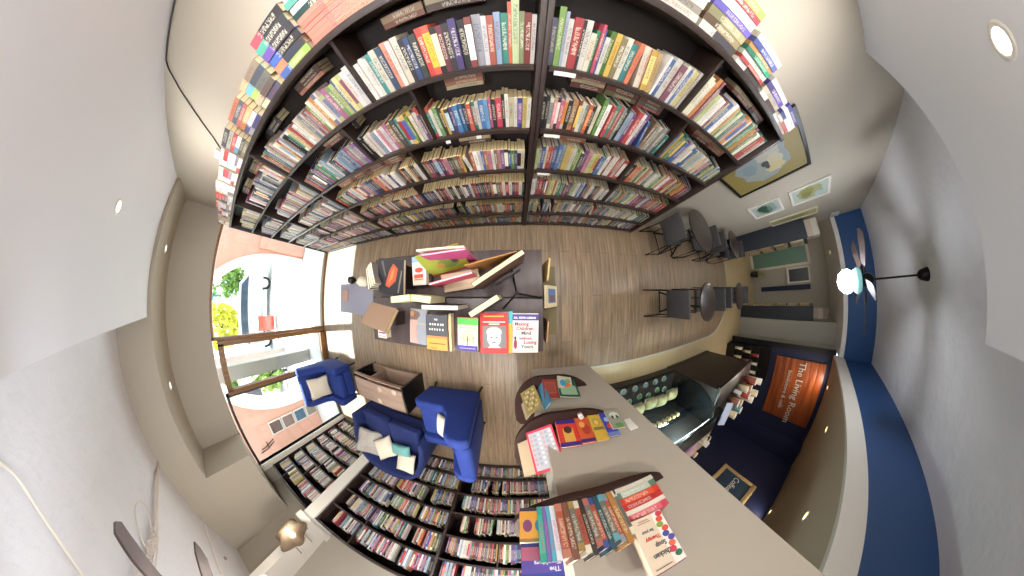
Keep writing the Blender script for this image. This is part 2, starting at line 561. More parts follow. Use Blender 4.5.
# back room door, serving hatch and niche
d2 = struct('door_2', B((8.96, .62, .02), (9.0, .70, 2.02)).box((8.96, 1.62, .02), (9.0, 1.70, 2.02)).box((8.96, .62, 1.95), (9.0, 1.70, 2.03)).box((8.96, .62, 0), (9.0, 1.70, .10)), M['white'])
struct('door_panel', B((8.97, .70, .10), (8.995, 1.62, 1.95)), mat('sea_green_door', '6a9080', .5), d2)
w3 = struct('window_3', B((8.95, .08, 1.25), (9.0, .58, 1.30)).box((8.95, .08, 1.92), (9.0, .58, 1.97)).box((8.95, .53, 1.25), (9.0, .58, 1.97)).box((8.95, .08, 1.25), (9.0, .13, 1.97)).box((8.90, .08, 1.23), (9.0, .62, 1.27)), M['white'])
struct('pane', B((8.985, .13, 1.30), (8.995, .53, 1.92)), M['blacko'], w3)
struct('trim_7', B((8.94, -.14, .30), (9.0, .02, 1.95)), M['navy'])

# ------------------------------------------------------------------ ceiling lamps
WARM, COOL = (1, .88, .72), (1, .97, .94)
def downlight(x, y, z, label, lit=True, power=P_DOWN, color=COOL):
    t = thing('recessed_downlight', label, 'light', (x, y, z), 0, 'recessed ceiling lights')
    MB().lathe((0, 0, 0), [(.038, .004), (.040, -.006), (.054, -.004), (.058, 0)], 28).build('trim_ring', M['plastic'], t, smooth=True)
    MB().cyl((0, 0, -.003), .039, .003, 24).build('lens', (M['gloww'] if color == WARM else M['glow']) if lit else M['glowdim'], t)
    if power: lamp('downlight_beam', 'AREA', (0, 0, -.02), power, color, .075, None, t)
    return t
downlight(1.22, .53, ZL, 'lit round downlight near the east end of the low white ceiling')
downlight(-.62, .53, ZL, 'added unseen downlight in the low white ceiling above the book table')  # unseen downlight, added for more light in the room
downlight(-2.46, .48, ZL, 'small round downlight in the low ceiling between window and centre', False)
downlight(-4.02, .45, 2.71, 'small round downlight in the beam above the front window', False, 0)
downlight(-4.00, -1.16, 2.71, 'small round downlight in the beam above the entrance door', False, 0)
for x, w in ((2.43, 'nearest the wall end with shelves'), (4.15, 'in the middle of the row'), (5.85, 'nearest the wooden sign')):
    downlight(x, -1.96, ZK, 'lit round downlight above the cafe counter, ' + w, True, P_CAFE, WARM)
downlight(4.05, -3.62, ZK, 'small lit downlight above the gilt framed picture on navy wall', True, P_CAFE * .5, WARM)
downlight(7.4, .7, 2.50, 'round downlight in the back room ceiling beyond the blue fascia', True, P_CAFE * 1.3, WARM)

M['bowl'] = mat('lit_fan_bowl', 'ffffff', .5, emit=('f4f8ff', P_FAN))
M['bowl2'] = mat('lit_fan_bowl_window_side', 'ffffff', .5, emit=('f4f8ff', P_FAN * 1.6))
def fan(x, y, label, glob, az0, energy):
    t = thing('ceiling_fan', label, 'fan', (x, y, ZC), 0, 'ceiling fans')
    MB().lathe((0, 0, 0), [(0, -.09), (.025, -.09), (.045, -.07), (.062, -.02), (.062, 0)], 24).build('canopy', M['metal'], t, smooth=True)
    MB().cyl((0, 0, -.51), .010, .43, 12).build('downrod', M['metal'], t)
    MB().lathe((0, 0, 0), [(0, -.50), (.03, -.505), (.06, -.53), (.075, -.57), (.07, -.61), (.05, -.64), (0, -.645)], 32).build('motor_housing', M['metal'], t, smooth=True)
    MB().lathe((0, 0, 0), [(.05, -.635), (.12, -.645), (.145, -.68), (.12, -.71), (.05, -.73)], 32).build('glass_collar', M['tealglass'], t, smooth=True)
    MB().lathe((0, 0, 0), [(.10, -.73), (.13, -.77), (.125, -.82), (.08, -.875), (0, -.895)], 32).build('light_bowl', glob, t, smooth=True)
    for k in range(5):
        a = radians(az0 + 72 * k)
        m = MB()
        m.T = Matrix.Rotation(a, 4, 'Z') @ Matrix.Translation((0, 0, -.615)) @ Matrix.Rotation(radians(11), 4, 'X')
        m.prism([(.18, -.05), (.46, -.078), (.55, -.065), (.57, 0), (.55, .065), (.46, .078), (.18, .05)], -.004, .004, 'z')
        bl = m.build('blade', M['fanwood'], t)
        m = MB()
        m.T = Matrix.Rotation(a, 4, 'Z') @ Matrix.Translation((0, 0, -.61))
        m.prism([(.10, -.02), (.24, -.035), (.24, .035), (.10, .02)], .0, .012, 'z')
        m.build('blade_arm', M['metal'], bl)
    return t
fan(3.6, 0, 'dark ceiling fan on long downrod with lit bowl before the blue fascia', M['bowl'], 265, P_FAN)
fan(-.97, -1.26, 'dark bladed ceiling fan near the window side with coiled white cords', M['bowl2'], 113, P_FAN)

# cords on the ceiling by the window-side fan
def curve_tube(pts, r, n=6, steps=14):
    P = [Vector(p) for p in pts]
    out = []
    for i in range(len(P) - 1):
        p0, p1, p2, p3 = P[max(i - 1, 0)], P[i], P[i + 1], P[min(i + 2, len(P) - 1)]
        for k in range(steps):
            t = k / steps
            out.append(.5 * ((2 * p1) + (p2 - p0) * t + (2 * p0 - 5 * p1 + 4 * p2 - p3) * t * t + (3 * p1 - p0 - 3 * p2 + p3) * t ** 3))
    out.append(P[-1])
    return MB().tube(out, r, n)
cb = thing('cord_bundle', 'bundle of clear white cords running from beam to window-side ceiling fan', 'cord', (0, 0, 0))
for k in range(4):
    o = (k - 1.5) * .018
    curve_tube([(-3.63, -1.84 + o * .3, ZC - .01), (-3.2, -1.82 + o, ZC - .03), (-2.7, -1.81 + o, ZC - .04 - .006 * k), (-2.3, -1.75 + o * 1.4, ZC - .05), (-1.7, -1.52 + o * 2.4, ZC - .07), (-1.03, -1.27, ZC - .05)], .006).build('cord', M['cord'], cb)
sp_ = [(-2.55 + i * .006 + .03 * cos(i * 1.9), -1.79 + i * .0018 + .035 * sin(i * 1.7), ZC - .055 + .02 * sin(i * 2.3)) for i in range(140)]
MB().tube(sp_, .0035, 5).build('coil', M['cord'], cb)
lp = curve_tube([(-2.45, -1.78, ZC - .04), (-2.62, -1.74, ZC - .04), (-2.72, -1.69, ZC - .04), (-2.69, -1.60, ZC - .04), (-2.57, -1.56, ZC - .04), (-2.42, -1.60, ZC - .04), (-2.25, -1.72, ZC - .04)], .005).build('loop', M['cord'], cb)
tag(curve_tube([(-3.63, -2.76, ZC - .012), (-3.2, -2.78, ZC - .012), (-2.7, -2.78, ZC - .012), (-2.2, -2.84, ZC - .012)], .010).build('surface_conduit', M['white'], None), 'thin white conduit on ceiling running from the chase corner', 'conduit')
tag(curve_tube([(-1.3, -.45, ZC - .012), (-1.74, -.67, ZC - .012), (-1.8, -.95, ZC - .012), (-1.72, -1.25, ZC - .012), (-1.5, -1.6, ZC - .012)], .009).build('ceiling_conduit', M['white'], None), 'curved white surface conduit on the plaster ceiling near the fan', 'conduit')
tag(MB().cyl((-3.15, -3.02, ZC - .02), .022, .02, 14).build('ceiling_hook', M['chrome']), 'tiny metal ceiling fixture near the corner chase', 'fixture')

# added fill globes, hung out of view to brighten ceilings and shelves
for gx, gy, gl, ge in ((.30, .30, 'added white fill globe, out of view over the book table end', .14), (-.10, -1.95, 'added white fill globe, out of view between armchair and south bookcase', 1.0)):
    zc_ = ZL if gy > -.3 else ZC
    t = thing('fill_globe_lamp', gl, 'lamp', (gx, gy, zc_), 0, 'added fill globes out of view')
    MB().cyl((0, 0, -.02), .06, .02, 20).build('ceiling_rose', M['metal'], t)
    MB().cyl((0, 0, 2.5 - zc_), .006, zc_ - 2.52, 10).build('stem', M['metal'], t)
    MB().lathe((0, 0, 2.5 - zc_), [(0, .0), (.08, -.02), (.115, -.08), (.12, -.11), (.10, -.17), (.06, -.20), (.0, -.215)], 28).build('globe', M['glow'], t, smooth=True)
    lamp('globe_fill_light', 'POINT', (0, 0, 2.22 - zc_), P_FILL * ge, (1, .97, .92), .13, None, t)
# bracket lamp before the pilaster
t = thing('wall_lamp', 'lit bracket lamp with smoky flared glass shade on the white pilaster', 'lamp', (-2.62, -3.10, 2.22))
MB().box((-.08, -.02, -.10), (.08, 0.04, .12)).build('back_plate', M['white'], t, bevel=.01)
MB().tube([(-.20, .06, .08), (.20, .06, .08)], .008).tube([(-.20, .06, -.10), (.20, .06, -.10)], .008).tube([(0, 0, .02), (0, .10, .02)], .01).build('bracket', M['chrome'], t)
m = MB()
n = 40
prof = [(.04, .0), (.09, .03), (.17, .09), (.20, .14), (.165, .19), (.09, .23), (.0, .25)]
for (r0, d0), (r1, d1) in zip(prof, prof[1:]):
    for i in range(n):
        a, b = 2 * pi * i / n, 2 * pi * (i + 1) / n
        f = lambda t_, r: r * (1 + .15 * cos(5 * t_ + .6) * (r / .20))
        m.quad([(f(a, r0) * cos(a), .05 + d0, f(a, r0) * sin(a)), (f(b, r0) * cos(b), .05 + d0, f(b, r0) * sin(b)), (f(b, r1) * cos(b), .05 + d1, f(b, r1) * sin(b)), (f(a, r1) * cos(a), .05 + d1, f(a, r1) * sin(a))])
sh = m.build('glass_shade', M['smoke'], t, smooth=True)
m = MB()
for j in range(8):
    for i in range(12):
        q = []
        for (jj, ii) in ((j, i), (j, i + 1), (j + 1, i + 1), (j + 1, i)):
            th, ph = pi * jj / 8, 2 * pi * ii / 12
            q.append((.04 * sin(th) * cos(ph), .17 + .04 * cos(th), .04 * sin(th) * sin(ph)))
        m.quad(q)
m.build('bulb', M['glow'], t, smooth=True)
lamp('bulb_light', 'POINT', (0, .40, 0), 9, WARM, .04, None, t)

# daylight from the street side enters through the panes; the black cable and its socket on the north wall
tag(MB().tube([(-.9, YN - .006, 2.742), (-1.82, YN - .006, 2.742), (-1.88, YN - .006, 2.72), (-2.00, YN - .006, 2.63), (-2.33, YN - .006, 2.34), (-2.47, YN - .006, 2.24)], .0045).build('wall_cable', M['cable']), 'thin black cable running down the wall left of the tall bookcase', 'cable')
tag(B((-2.62, YN - .03, 2.19), (-2.48, YN, 2.29)).box((-2.60, YN - .034, 2.21), (-2.52, YN - .03, 2.26), mi=0).build('cable_box', M['plastic'], bevel=.004), 'small white cable box on wall above the bookcase', 'junction box')
tag(B((.80, -.96, 1.02), (.87, -.952, 1.13)).build('light_switch', M['plastic'], bevel=.003), 'cream double switch plate on the wall end beside the shelves', 'switch')

# ------------------------------------------------------------------ street side
struct('ground_outside', B((-30, -16, -.06), (XW - .15, 12, -.01)), M['pave'])
m = MB()
NA = 24
cy, cz, ra, rb = -1.05, .6, 1.97, 2.1
arc = [(cy + ra, 0)] + [(cy + ra * cos(pi * i / NA), cz + rb * sin(pi * i / NA)) for i in range(NA + 1)] + [(cy - ra, 0)]
out_l = [(cy + 4.8, 0), (cy + 4.8, 3.6)]
for i in range(len(arc) - 1):
    (ya, za), (yb, zb) = arc[i], arc[i + 1]
    m.quad([(-6.3, ya, za), (-6.3, yb, zb), (-6.3, yb, 2.95), (-6.3, ya, 2.95)])
    m.quad([(-6.9, yb, zb), (-6.9, ya, za), (-6.9, ya, 2.95), (-6.9, yb, 2.95)])
m.box((-6.9, cy + ra, 0), (-6.3, 4.5, 2.95))
m.box((-6.9, -6.5, 0), (-6.3, cy - ra, 2.95))
struct('wall_arcade', m, M['pink'])
m = MB()
for i in range(len(arc) - 1):
    (ya, za), (yb, zb) = arc[i], arc[i + 1]
    s1 = .985
    ya2, za2, yb2, zb2 = cy + (ya - cy) * .985, za * .99, cy + (yb - cy) * .985, zb * .99
    m.quad([(-6.28, ya2, za2), (-6.28, yb2, zb2), (-6.92, yb2, zb2), (-6.92, ya2, za2)])
    m.quad([(-6.28, ya2, za2), (-6.28, yb2, zb2), (-6.28, cy + (yb - cy) * 1.06, cz + (zb - cz) * 1.06 if zb > cz else zb), (-6.28, cy + (ya - cy) * 1.06, cz + (za - cz) * 1.06 if za > cz else za)])
struct('trim_8', m, M['arch'])
struct('wall_arcade_side', B((-6.3, -6.5, 0), (-4.4, -6.4, 2.95)), M['pink'])
tag(B((-6.295, 1.10, 0), (-6.2, 1.5, 1.25)).build('wall_cabinet', M['pink']), 'pink meter cabinet on the arcade wall right of the arch', 'cabinet')
fr = mat('dark_poster', '6d5148', .4)
for k, (z0, cc_, lb) in enumerate(((1.16, '5d3c33', 'topmost, reddish brown'), (.78, '7a5a50', 'second from the top'), (.40, '3c5468', 'third from the top, bluish'), (.02, '8a7668', 'lowest, greyish'))):
    p_ = thing('notice_board', 'dark square framed notice board on pink arcade wall, ' + lb, 'panel', (-6.29, -3.55, z0), 0, 'square panels stacked on the arcade wall')
    B((0, -.19, 0), (.05, .19, .35)).build('frame', M['white'], p_)
    B((.05, -.165, .025), (.056, .165, .325)).build('sheet', mat('panel_sheet_%d' % k, cc_, .4), p_)
p_ = thing('hanging_bracket', 'small dark iron bracket on pink wall beside the framed panels', 'bracket', (-6.29, -3.95, 1.55))
MB().tube([(0, 0, 0), (.02, -.1, .25), (.02, -.12, .45)], .012).tube([(0, .08, 0), (.02, -.02, .25), (.02, -.04, .4)], .012).tube([(0, -.1, .2), (0, .1, .2)], .01).build('iron_bars', M['metal'], p_)
def crown(name, label, x, y, z, r, sq, m_, th=0, seed=1, cat='tree'):
    rnd = random.Random(seed)
    t = thing(name, label, cat, (x, y, 0), 0, 'trees and bushes across the street')
    mb = MB()
    for i in range(int(900 * r * r)):
        th_, ph = math.acos(1 - 2 * rnd.random()), 2 * pi * rnd.random()
        rr = r * (.6 + .45 * rnd.random())
        c = Vector((rr * sin(th_) * cos(ph), rr * sin(th_) * sin(ph), z + rr * cos(th_) * sq))
        if c.z < .03: c.z = .03
        a = Vector((rnd.uniform(-1, 1), rnd.uniform(-1, 1), rnd.uniform(-1, 1))).normalized() * .13
        b = a.cross(Vector((rnd.uniform(-1, 1), rnd.uniform(-1, 1), rnd.uniform(-1, 1)))).normalized() * .10
        mb.quad([c - a, c + b, c + a, c - b])
    mb.build('foliage', m_, t)
    MB().cyl((0, 0, 0), .06 * r + .03, z, 10).build('trunk', M['barkz'], t)
    return t
crown('street_tree', 'large green tree behind the arch, left of the yellow ones', -13.5, .55, 2.0, .85, 1, M['leaf'], seed=3)
crown('street_tree', 'blue green tree low beside the large green tree', -18, .4, 3.3, 1.0, 1, M['leaft'], seed=4)
crown('street_tree', 'yellow green tree in the middle of the arch', -16, -1.95, 2.4, 1.25, 1, M['leafy'], seed=5)
crown('street_tree', 'bright green tree behind the glass entrance door', -14, -5.2, 2.6, 1.2, 1, M['leaf'], seed=6)
crown('hedge_bush', 'clipped green bush with yellow edge seen through second window', -9.2, -3.1, .75, .62, .9, M['leaf'], seed=8, cat='bush')
crown('hedge_bush', 'small green bush at the lower corner of second window', -5.6, -4.4, 1.2, .32, 1.2, M['leaf'], seed=9, cat='bush')
def car(name, label, x, y, rz, body, cat='car', van=False):
    t = thing(name, label, cat, (x, y, 0), rz, 'parked cars in the street')
    L_, H_ = 4.2, (1.9 if van else 1.42)
    pr = [(-2.1, .35), (-2.1, .95), (-1.7, 1.05 if not van else 1.2), (-1.1, H_), (1.3, H_), (1.9, 1.0), (2.1, .9), (2.1, .35)]
    MB().prism(pr, -.85, .85, 'y').build('body', body, t, bevel=.08)
    g = [(-1.45, 1.04), (-1.03, H_ - .08), (1.22, H_ - .08), (1.65, 1.04)]
    for s in (-1, 1):
        MB().prism(g, s * .852, s * .858, 'y').build('side_window', M['carglass'], t)
        for xx in (-1.35, 1.35):
            w = MB().cyl((xx, s * .72 - .1, .33), .33, .2, 24, axis='y').build('wheel', M['tyre'], t)
            MB().cyl((xx, s * .84 - .02, .33), .2, .04, 18, axis='y').build('rim', M['chrome'], w)
    return t
car('parked_car', 'white car with dark wheel parked left behind the arch', -11.9, 3.6, pi / 2 + .1, M['carwhite'])
car('parked_car', 'silver car parked in the middle behind the arch', -12.4, -.9, pi / 2, M['cargrey'])
car('parked_car', 'white van parked behind the entrance door', -11.8, -5.3, pi / 2 - .05, M['carwhite'], van=True)
tag(B((-10.4, -1.55, .05), (-10.1, -.95, .75)).box((-10.36, -1.5, 0), (-10.3, -1.45, .05)).build('street_sign_board', M['carred'], bevel=.03), 'bright red-orange box by the kerb seen through the arch', 'box')
kb = struct('trim_9', B((-9.8, -14, -.01), (-9.65, 10, .05)), mat('grey_kerb', '8b8d92', .8))
tag(B((-9.0, -2.25, -.01), (-8.85, -2.1, 3.4)).build('street_post', mat('grey_post', '8c8884', .6)), 'grey post standing in the middle of the glass door view', 'post')
# grey pillar seen through the door
struct('wall_outer_pier', B((-5.9, -1.82, 0), (-5.6, -1.5, 3.4)), mat('grey_pier', '9b948e', .8))

# ------------------------------------------------------------------ bookcases
def bookcase(label, x0, x1, yf, yb, zs, ztop, posts, divs, cat='bookcase', face=1, mo=None, mv=None, xoff=.018):
    """face=+1: front at yf looks towards -y (north case); posts = wide uprights, divs = (row, x) thin dividers"""
    mo = mo or M['bark']; mv = mv or M['barkz']
    t = thing('bookcase', label, cat, ((x0 + x1) / 2, (yf + yb) / 2, 0))
    ox, oy = (x0 + x1) / 2, (yf + yb) / 2
    def bx(a, b): return B((a[0] - ox, min(a[1], b[1]) - oy, a[2]), (b[0] - ox, max(a[1], b[1]) - oy, b[2]))
    sgn = 1 if yb > yf else -1
    bx((x0, yb - .012 * sgn, 0), (x1, yb, ztop - .03)).build('back_panel', M['back'], t)
    bx((x0, yf - 0.004 * sgn, ztop - .03), (x1, yb, ztop)).build('top_board', mo, t, bevel=.002)
    for x, w in posts:
        bx((x - w / 2, yf, 0), (x + w / 2, yb - .012 * sgn, ztop - .03)).build('side_panel', mv, t, bevel=.002)
    xs = sorted(p[0] for p in posts)
    for z in zs:
        for a, b in zip(xs, xs[1:]):
            bx((a + .02, yf + .002 * sgn, z - .022), (b - .02, yb - .012 * sgn, z)).build('shelf', mo, t)
    bx((x0, yf + .02 * sgn, 0), (x1, yf + .04 * sgn, max(.01, zs[0] - .022))).build('plinth', mo, t)
    for r, x in divs:
        z1 = (zs + [ztop])[r + 1] - .022
        bx((x - .009, yf + .01 * sgn, zs[r]), (x + .009, yb - .012 * sgn, z1)).build('divider', mv, t)
    return t
ZA = [.05, .29, .59, .92, 1.26, 1.61]
ZT = 1.985
bookcase('long dark wood bookcase along the north wall, left section to the centre post', XW + .01, .134, .97, YN - .01, ZA, ZT,
         [(XW + .03, .03), (-1.885, .03), (.121, .024)],
         [(5, -.71), (4, -.49), (3, -.71), (2, -.90), (5, -3.15), (4, -3.15), (3, -3.1), (4, -1.02), (1, -.55), (2, -2.9)])
bookcase('dark wood bookcase on the north wall, right of the centre post', .1345, 1.85, .97, YN - .01, ZA, ZT,
         [(.147, .024), (1.832, .035)], [(5, .94), (4, 1.05), (3, .92), (2, .95)])
XB = -.89
ZB = [.05, .31, .62, .93, 1.25, 1.55]
ZBT = 1.88
bookcase('wide dark bookcase on the south wall behind the sofa and the armchair', -2.63, .80, -3.03, -3.50, ZB, ZBT,
         [(-2.61, .035), (XB, .035), (.78, .035)], [(2, -1.9), (4, -1.95), (5, -2.0), (3, .12), (1, -.1), (4, -.2), (2, .2)], mo=M['bark'])
bookcase('low-lit dark bookcase in the corner between window and white pilaster', XW + .02, -2.85, -3.12, -3.50, [.08, .38, .68, .98, 1.27, 1.57], ZBT,
         [(XW + .04, .03), (-2.87, .035)], [(4, -3.6), (5, -3.9), (3, -3.5)])

# ------------------------------------------------------------------ books
PAL = {
 'mix': ['c23a36 red', 'a82b2b dark-red', '3b63a8 blue', '27345f navy', '2f8d84 teal', 'e6dfcf cream', 'f0ece3 white', '2a2627 black', '4d4a4a charcoal', 'd8b13c yellow',
         '5f8f3c green', 'd9713a orange', '7b4f8f purple', '8a6a4c brown', '9fb5c4 pale-blue', 'c97f8d pink', '8c8b86 grey', 'd9cba9 tan'],
 'pale': ['efeae0 white', 'e3dcc9 cream', 'd7d5d2 pale-grey', 'c9484a red', '9c9a99 grey', 'e0c9c4 pale-pink', '6f7b93 slate', '33313a black', 'c9b89a tan', '88a3b8 pale-blue', 'b0568a magenta', 'e2cf7a yellow'],
 'dark': ['1f1d20 black', '2a2f55 navy', 'b02d2f red', 'e2dac6 cream', '37322f charcoal', '6f2f3a maroon', 'd6cfc0 white', '3e4f8b blue', '4b3a2e brown', '67704f olive', 'c96f3a orange', '5b3b74 purple'],
 'light': ['ece6d8 cream', 'f3efe8 white', 'd9c77b yellow', 'b9c77a lime', 'e3d9bd ivory', 'c1483e red', '3f8f7e teal', 'd8893c orange', '4c6fa5 blue', '7d9c56 green', 'c9c3b8 grey', '8a4f62 plum'],
}
PAGE = lin('e3d3aa')
PAGEW = lin('eae0c8')
PAGEY = lin('efd6a0')
def jit(c, a=.12):
    k = 1 + random.uniform(-a, a)
    return tuple(min(1, x * k) for x in c)
def book_geo(mb, w, d, h, c, ink, page, band=None, zs=(.16, .86)):
    """upright book: spine on the face y=0, thickness along x, depth along +y, height along z"""
    t = .0014
    # spine, in three strips so that a title band can differ
    z1, z2 = zs[0] * h, zs[1] * h
    seed = [(0, 0), (1, 0), (1, 1), (0, 1)]
    for a, b, cc in ((0, z1, c), (z1, z2, band or c), (z2, h, c)):
        mb.quad([(0, 0, a), (w, 0, a), (w, 0, b), (0, 0, b)], cc, ink, 0, [(u, (a + (b - a) * v) / h) for u, v in seed])
    mb.quad([(w, 0, 0), (w, d, 0), (w, d, h), (w, 0, h)], c)
    mb.quad([(0, d, 0), (0, 0, 0), (0, 0, h), (0, d, h)], c)
    mb.quad([(0, 0, h), (t, 0, h), (t, d, h), (0, d, h)], c)
    mb.quad([(w - t, 0, h), (w, 0, h), (w, d, h), (w - t, d, h)], c)
    mb.quad([(t, .003, h - .002), (w - t, .003, h - .002), (w - t, d, h - .002), (t, d, h - .002)], page)
    mb.quad([(t, 0, h), (w - t, 0, h), (w - t, .003, h), (t, .003, h)], c)
    mb.quad([(w, d, 0), (0, d, 0), (0, d, h), (w, d, h)], page)
    mb.quad([(0, 0, 0), (0, d, 0), (w, d, 0), (w, 0, 0)], c)
LYP = ['7a4034 rust', '9a5a44 brick', 'b5906a tan', '5a3f36 brown', 'a8443a red', 'c9b38a ochre', '3a3436 black', '6d6a68 grey', '7a6a3a olive', 'c07a5a salmon']
ALLB = []      # every shelved book: transform, size, colours, where
CAMP = Vector((0, 0, 1.8))
def add_book(T, w, d, h, cn, where, kind='book', page=None, band=None, ordn=0, zs=(.16, .86)):
    hx, nm = cn.split(' ')
    c = jit(lin(hx), .15)
    g = sum(c) / 3
    c = tuple((x * .80 + g * .20) * .80 for x in c)
    lum = sum(c) / 3
    ink = lin('efe6cf') if lum < .25 else lin(random.choice(['33302e', '7a2a26', '2b3b66']))
    ctr = T @ Vector((w / 2, 0, h / 2))
    v = CAMP - ctr
    n = (T.to_3x3() @ Vector((0, -1, 0))).normalized()
    r = v.length
    up = T.to_3x3() @ Vector((0, 0, 1))
    score = w * h * max(0, v.dot(n) / r) / r ** 2 + w * d * max(0, v.dot(up) / r) / r ** 2
    ALLB.append(dict(T=T, w=w, d=d, h=h, c=c, ink=ink, nm=nm.replace('-', ' '), page=page or PAGE, band=band, where=where, score=score, kind=kind, n=ordn, zs=zs))
def fill(x0, x1, y, z, zmax, pal, where, dirn, wr=(.014, .04), hr=(.16, .25), dr=(.11, .15), fillp=.97, page=None, lean=.10, stack=True, fromc=1, back=.5, vh=.07, jy_=.022, seq=None, noff=0):
    """row of books from x0 to x1; dirn=-1 spines look to -y (north case), +1 spines look to +y"""
    x = x0
    rows = []
    if seq:                       # a described run: colours, thickness, height; laid from the fromc end
        for q in seq:
            if len(q) == 4: rows.append((x, q[1], q[2], .14, radians(q[3]))); x += q[1] / cos(radians(q[3])) + (q[2] * sin(radians(q[3])) if q is seq[-1] or len(seq[min(seq.index(q) + 1, len(seq) - 1)]) == 3 else 0) + .001
            else: rows.append((x, q[1], q[2], random.uniform(*dr))); x += q[1] + .001
        if fromc < 0:
            sh_ = x1 - x
            rows = [(a_[0] + sh_,) + a_[1:] for a_ in rows]
    while not seq and x < x1 - .02:
        rr = random.random()
        if rr > fillp:
            x += random.uniform(.03, .09)
            continue
        base_h = random.uniform(*hr)
        # runs of similar height
        for _ in range(random.randint(3, 9)):
            w = random.uniform(*wr)
            h = min(base_h * random.uniform(1 - vh, 1 + vh), zmax - z - .035)
            d = random.uniform(*dr)
            if x + w > x1 - .004: break
            rows.append((x, w, h, d))
            x += w + .0008
        if random.random() < lean and x < x1 - .12 and zmax - z > .26:
            w = random.uniform(.015, .03); h = base_h * .9; a = radians(random.uniform(9, 17))
            rows.append((x, w, h, random.uniform(*dr), a))
            x += w / cos(a) + h * sin(a) + .004
        if random.random() < .02: x += random.uniform(.02, .06)
    if fromc < 0: rows.reverse()
    x1_ = x1
    for i, rw in enumerate(rows):
        xx, w, h, d = rw[:4]
        jy = random.uniform(0, jy_)
        cn = seq[i if fromc > 0 else len(rows) - 1 - i][0] if seq else random.choice(pal)
        band = lin(random.choice(pal).split(' ')[0]) if random.random() < .16 else None
        if dirn < 0:
            T = Matrix.Translation((xx, y + jy, z + .0005))
        else:
            T = Matrix.Translation((xx + w, y - jy, z + .0005)) @ Matrix.Rotation(pi, 4, 'Z')
        if len(rw) > 4:
            a = rw[4]
            if dirn < 0: T = T @ Matrix.Rotation(-a, 4, 'Y') @ Matrix.Identity(4); T = Matrix.Translation((h * 0, 0, 0)) @ T
            else:
                T = Matrix.Translation((xx, y - jy, z + .0005)) @ Matrix.Rotation(pi, 4, 'Z') @ Matrix.Rotation(a, 4, 'Y') @ Matrix.Translation((-w, 0, 0))
            if dirn < 0:
                T = Matrix.Translation((xx + h * sin(a), y + jy, z + .0005)) @ Matrix.Rotation(-a, 4, 'Y')
                T = Matrix.Translation((0, 0, 0)) @ T
        add_book(T, w, d, h, cn, where, page=page or (PAGE if random.random() < .75 else PAGEW), band=band, ordn=i + 1 + noff)
    # books lying on top of the row, at the back
    if stack:
        x = x0 + random.uniform(0, .2)
        while x < x1 - .25:
            if random.random() < back:
                L_ = random.uniform(.17, .23)
                ztop = z + min(hr[1] * 1.02, zmax - z - .06)
                zz = ztop
                dd = random.uniform(.10, .13)
                while zz + .03 < zmax - .025:
                    w = random.uniform(.018, .032)
                    yy = y + (.075 if dirn < 0 else -.075)
                    # lying: thickness up, height along x
                    R = Matrix(((0, 0, 1, x), (0, 1, 0, yy), (-1, 0, 0, zz + w), (0, 0, 0, 1))) if dirn < 0 else Matrix(((0, 0, -1, x + L_), (0, -1, 0, yy), (-1, 0, 0, zz + w), (0, 0, 0, 1)))
                    add_book(R, w, dd, L_, random.choice(LYP), where, kind='lying', ordn=0)
                    zz += w + .001
                x += L_ + .01
            else: x += random.uniform(.1, .4)
ROWN = ['bottom row', 'second row up', 'third row up', 'middle row', 'second row', 'top row']
P = PAL
nc = 'north case'
H = .205
TOPL = [('e8e2d6 white', .024, H), ('ece4dc white', .022, H + .01), ('d8cfc0 cream', .022, H), ('2f9a98 teal', .026, H + .01), ('dcd2bb cream', .03, H + .015), ('2f4a66 slate', .028, H + .01), ('d98a70 salmon', .028, H + .02), ('e2cdbf shell', .022, H + .015), ('e6dcc2 ivory', .03, H + .02), ('33303a black', .026, H), ('2e4374 navy', .024, H),
        ('39403c charcoal', .030, H), ('d8301f red', .028, H + .015), ('e04a20 scarlet', .030, H + .015), ('2a2628 black', .028, H), ('7a2a3a maroon', .022, H), ('3a3236 charcoal', .030, H), ('4d3a80 purple', .028, H + .012), ('2c2a2e black', .032, H), ('8f3a36 brick', .026, H + .005), ('9a9aa2 grey', .034, H + .01), ('dcd8de lavender', .02, H),
        ('b8503a rust', .026, H), ('8fa8c8 pale-blue', .024, H + .01), ('1f8a7a teal', .028, H + .005), ('d9582c orange', .014, H + .045), ('b9c88f pale-green', .028, H + .085), ('8f9a6a olive', .020, H + .01), ('8c2a24 dark-red', .026, H + .005), ('e6e2da white', .018, H)]
TOPR = [('6a6a88 slate', .022, .20), ('7fa64a green', .024, .245), ('aab8d0 pale-blue', .014, .23), ('e0ddd4 white', .020, .205), ('a8262c red', .034, .215), ('38363a black', .012, .21), ('d8d2c4 cream', .026, .215), ('d2c8ae tan', .024, .17), ('1f9a6a emerald', .014, .185), ('c23a58 crimson', .012, .215), ('3f5ab0 blue', .010, .20), ('dedad0 white', .020, .17),
        ('5f8a3a green', .022, .20), ('d8b02c yellow', .024, .20), ('8a7a52 olive', .028, .19), ('e6e0cc ivory', .026, .20), ('2f8f92 teal', .030, .185), ('d86a3c orange', .022, .20), ('e0d2b8 cream', .022, .20, 10), ('e8bfae pink', .016, .20, 10), ('d8a83a amber', .030, .20, 11), ('c9a05a ochre', .024, .20, 11)]
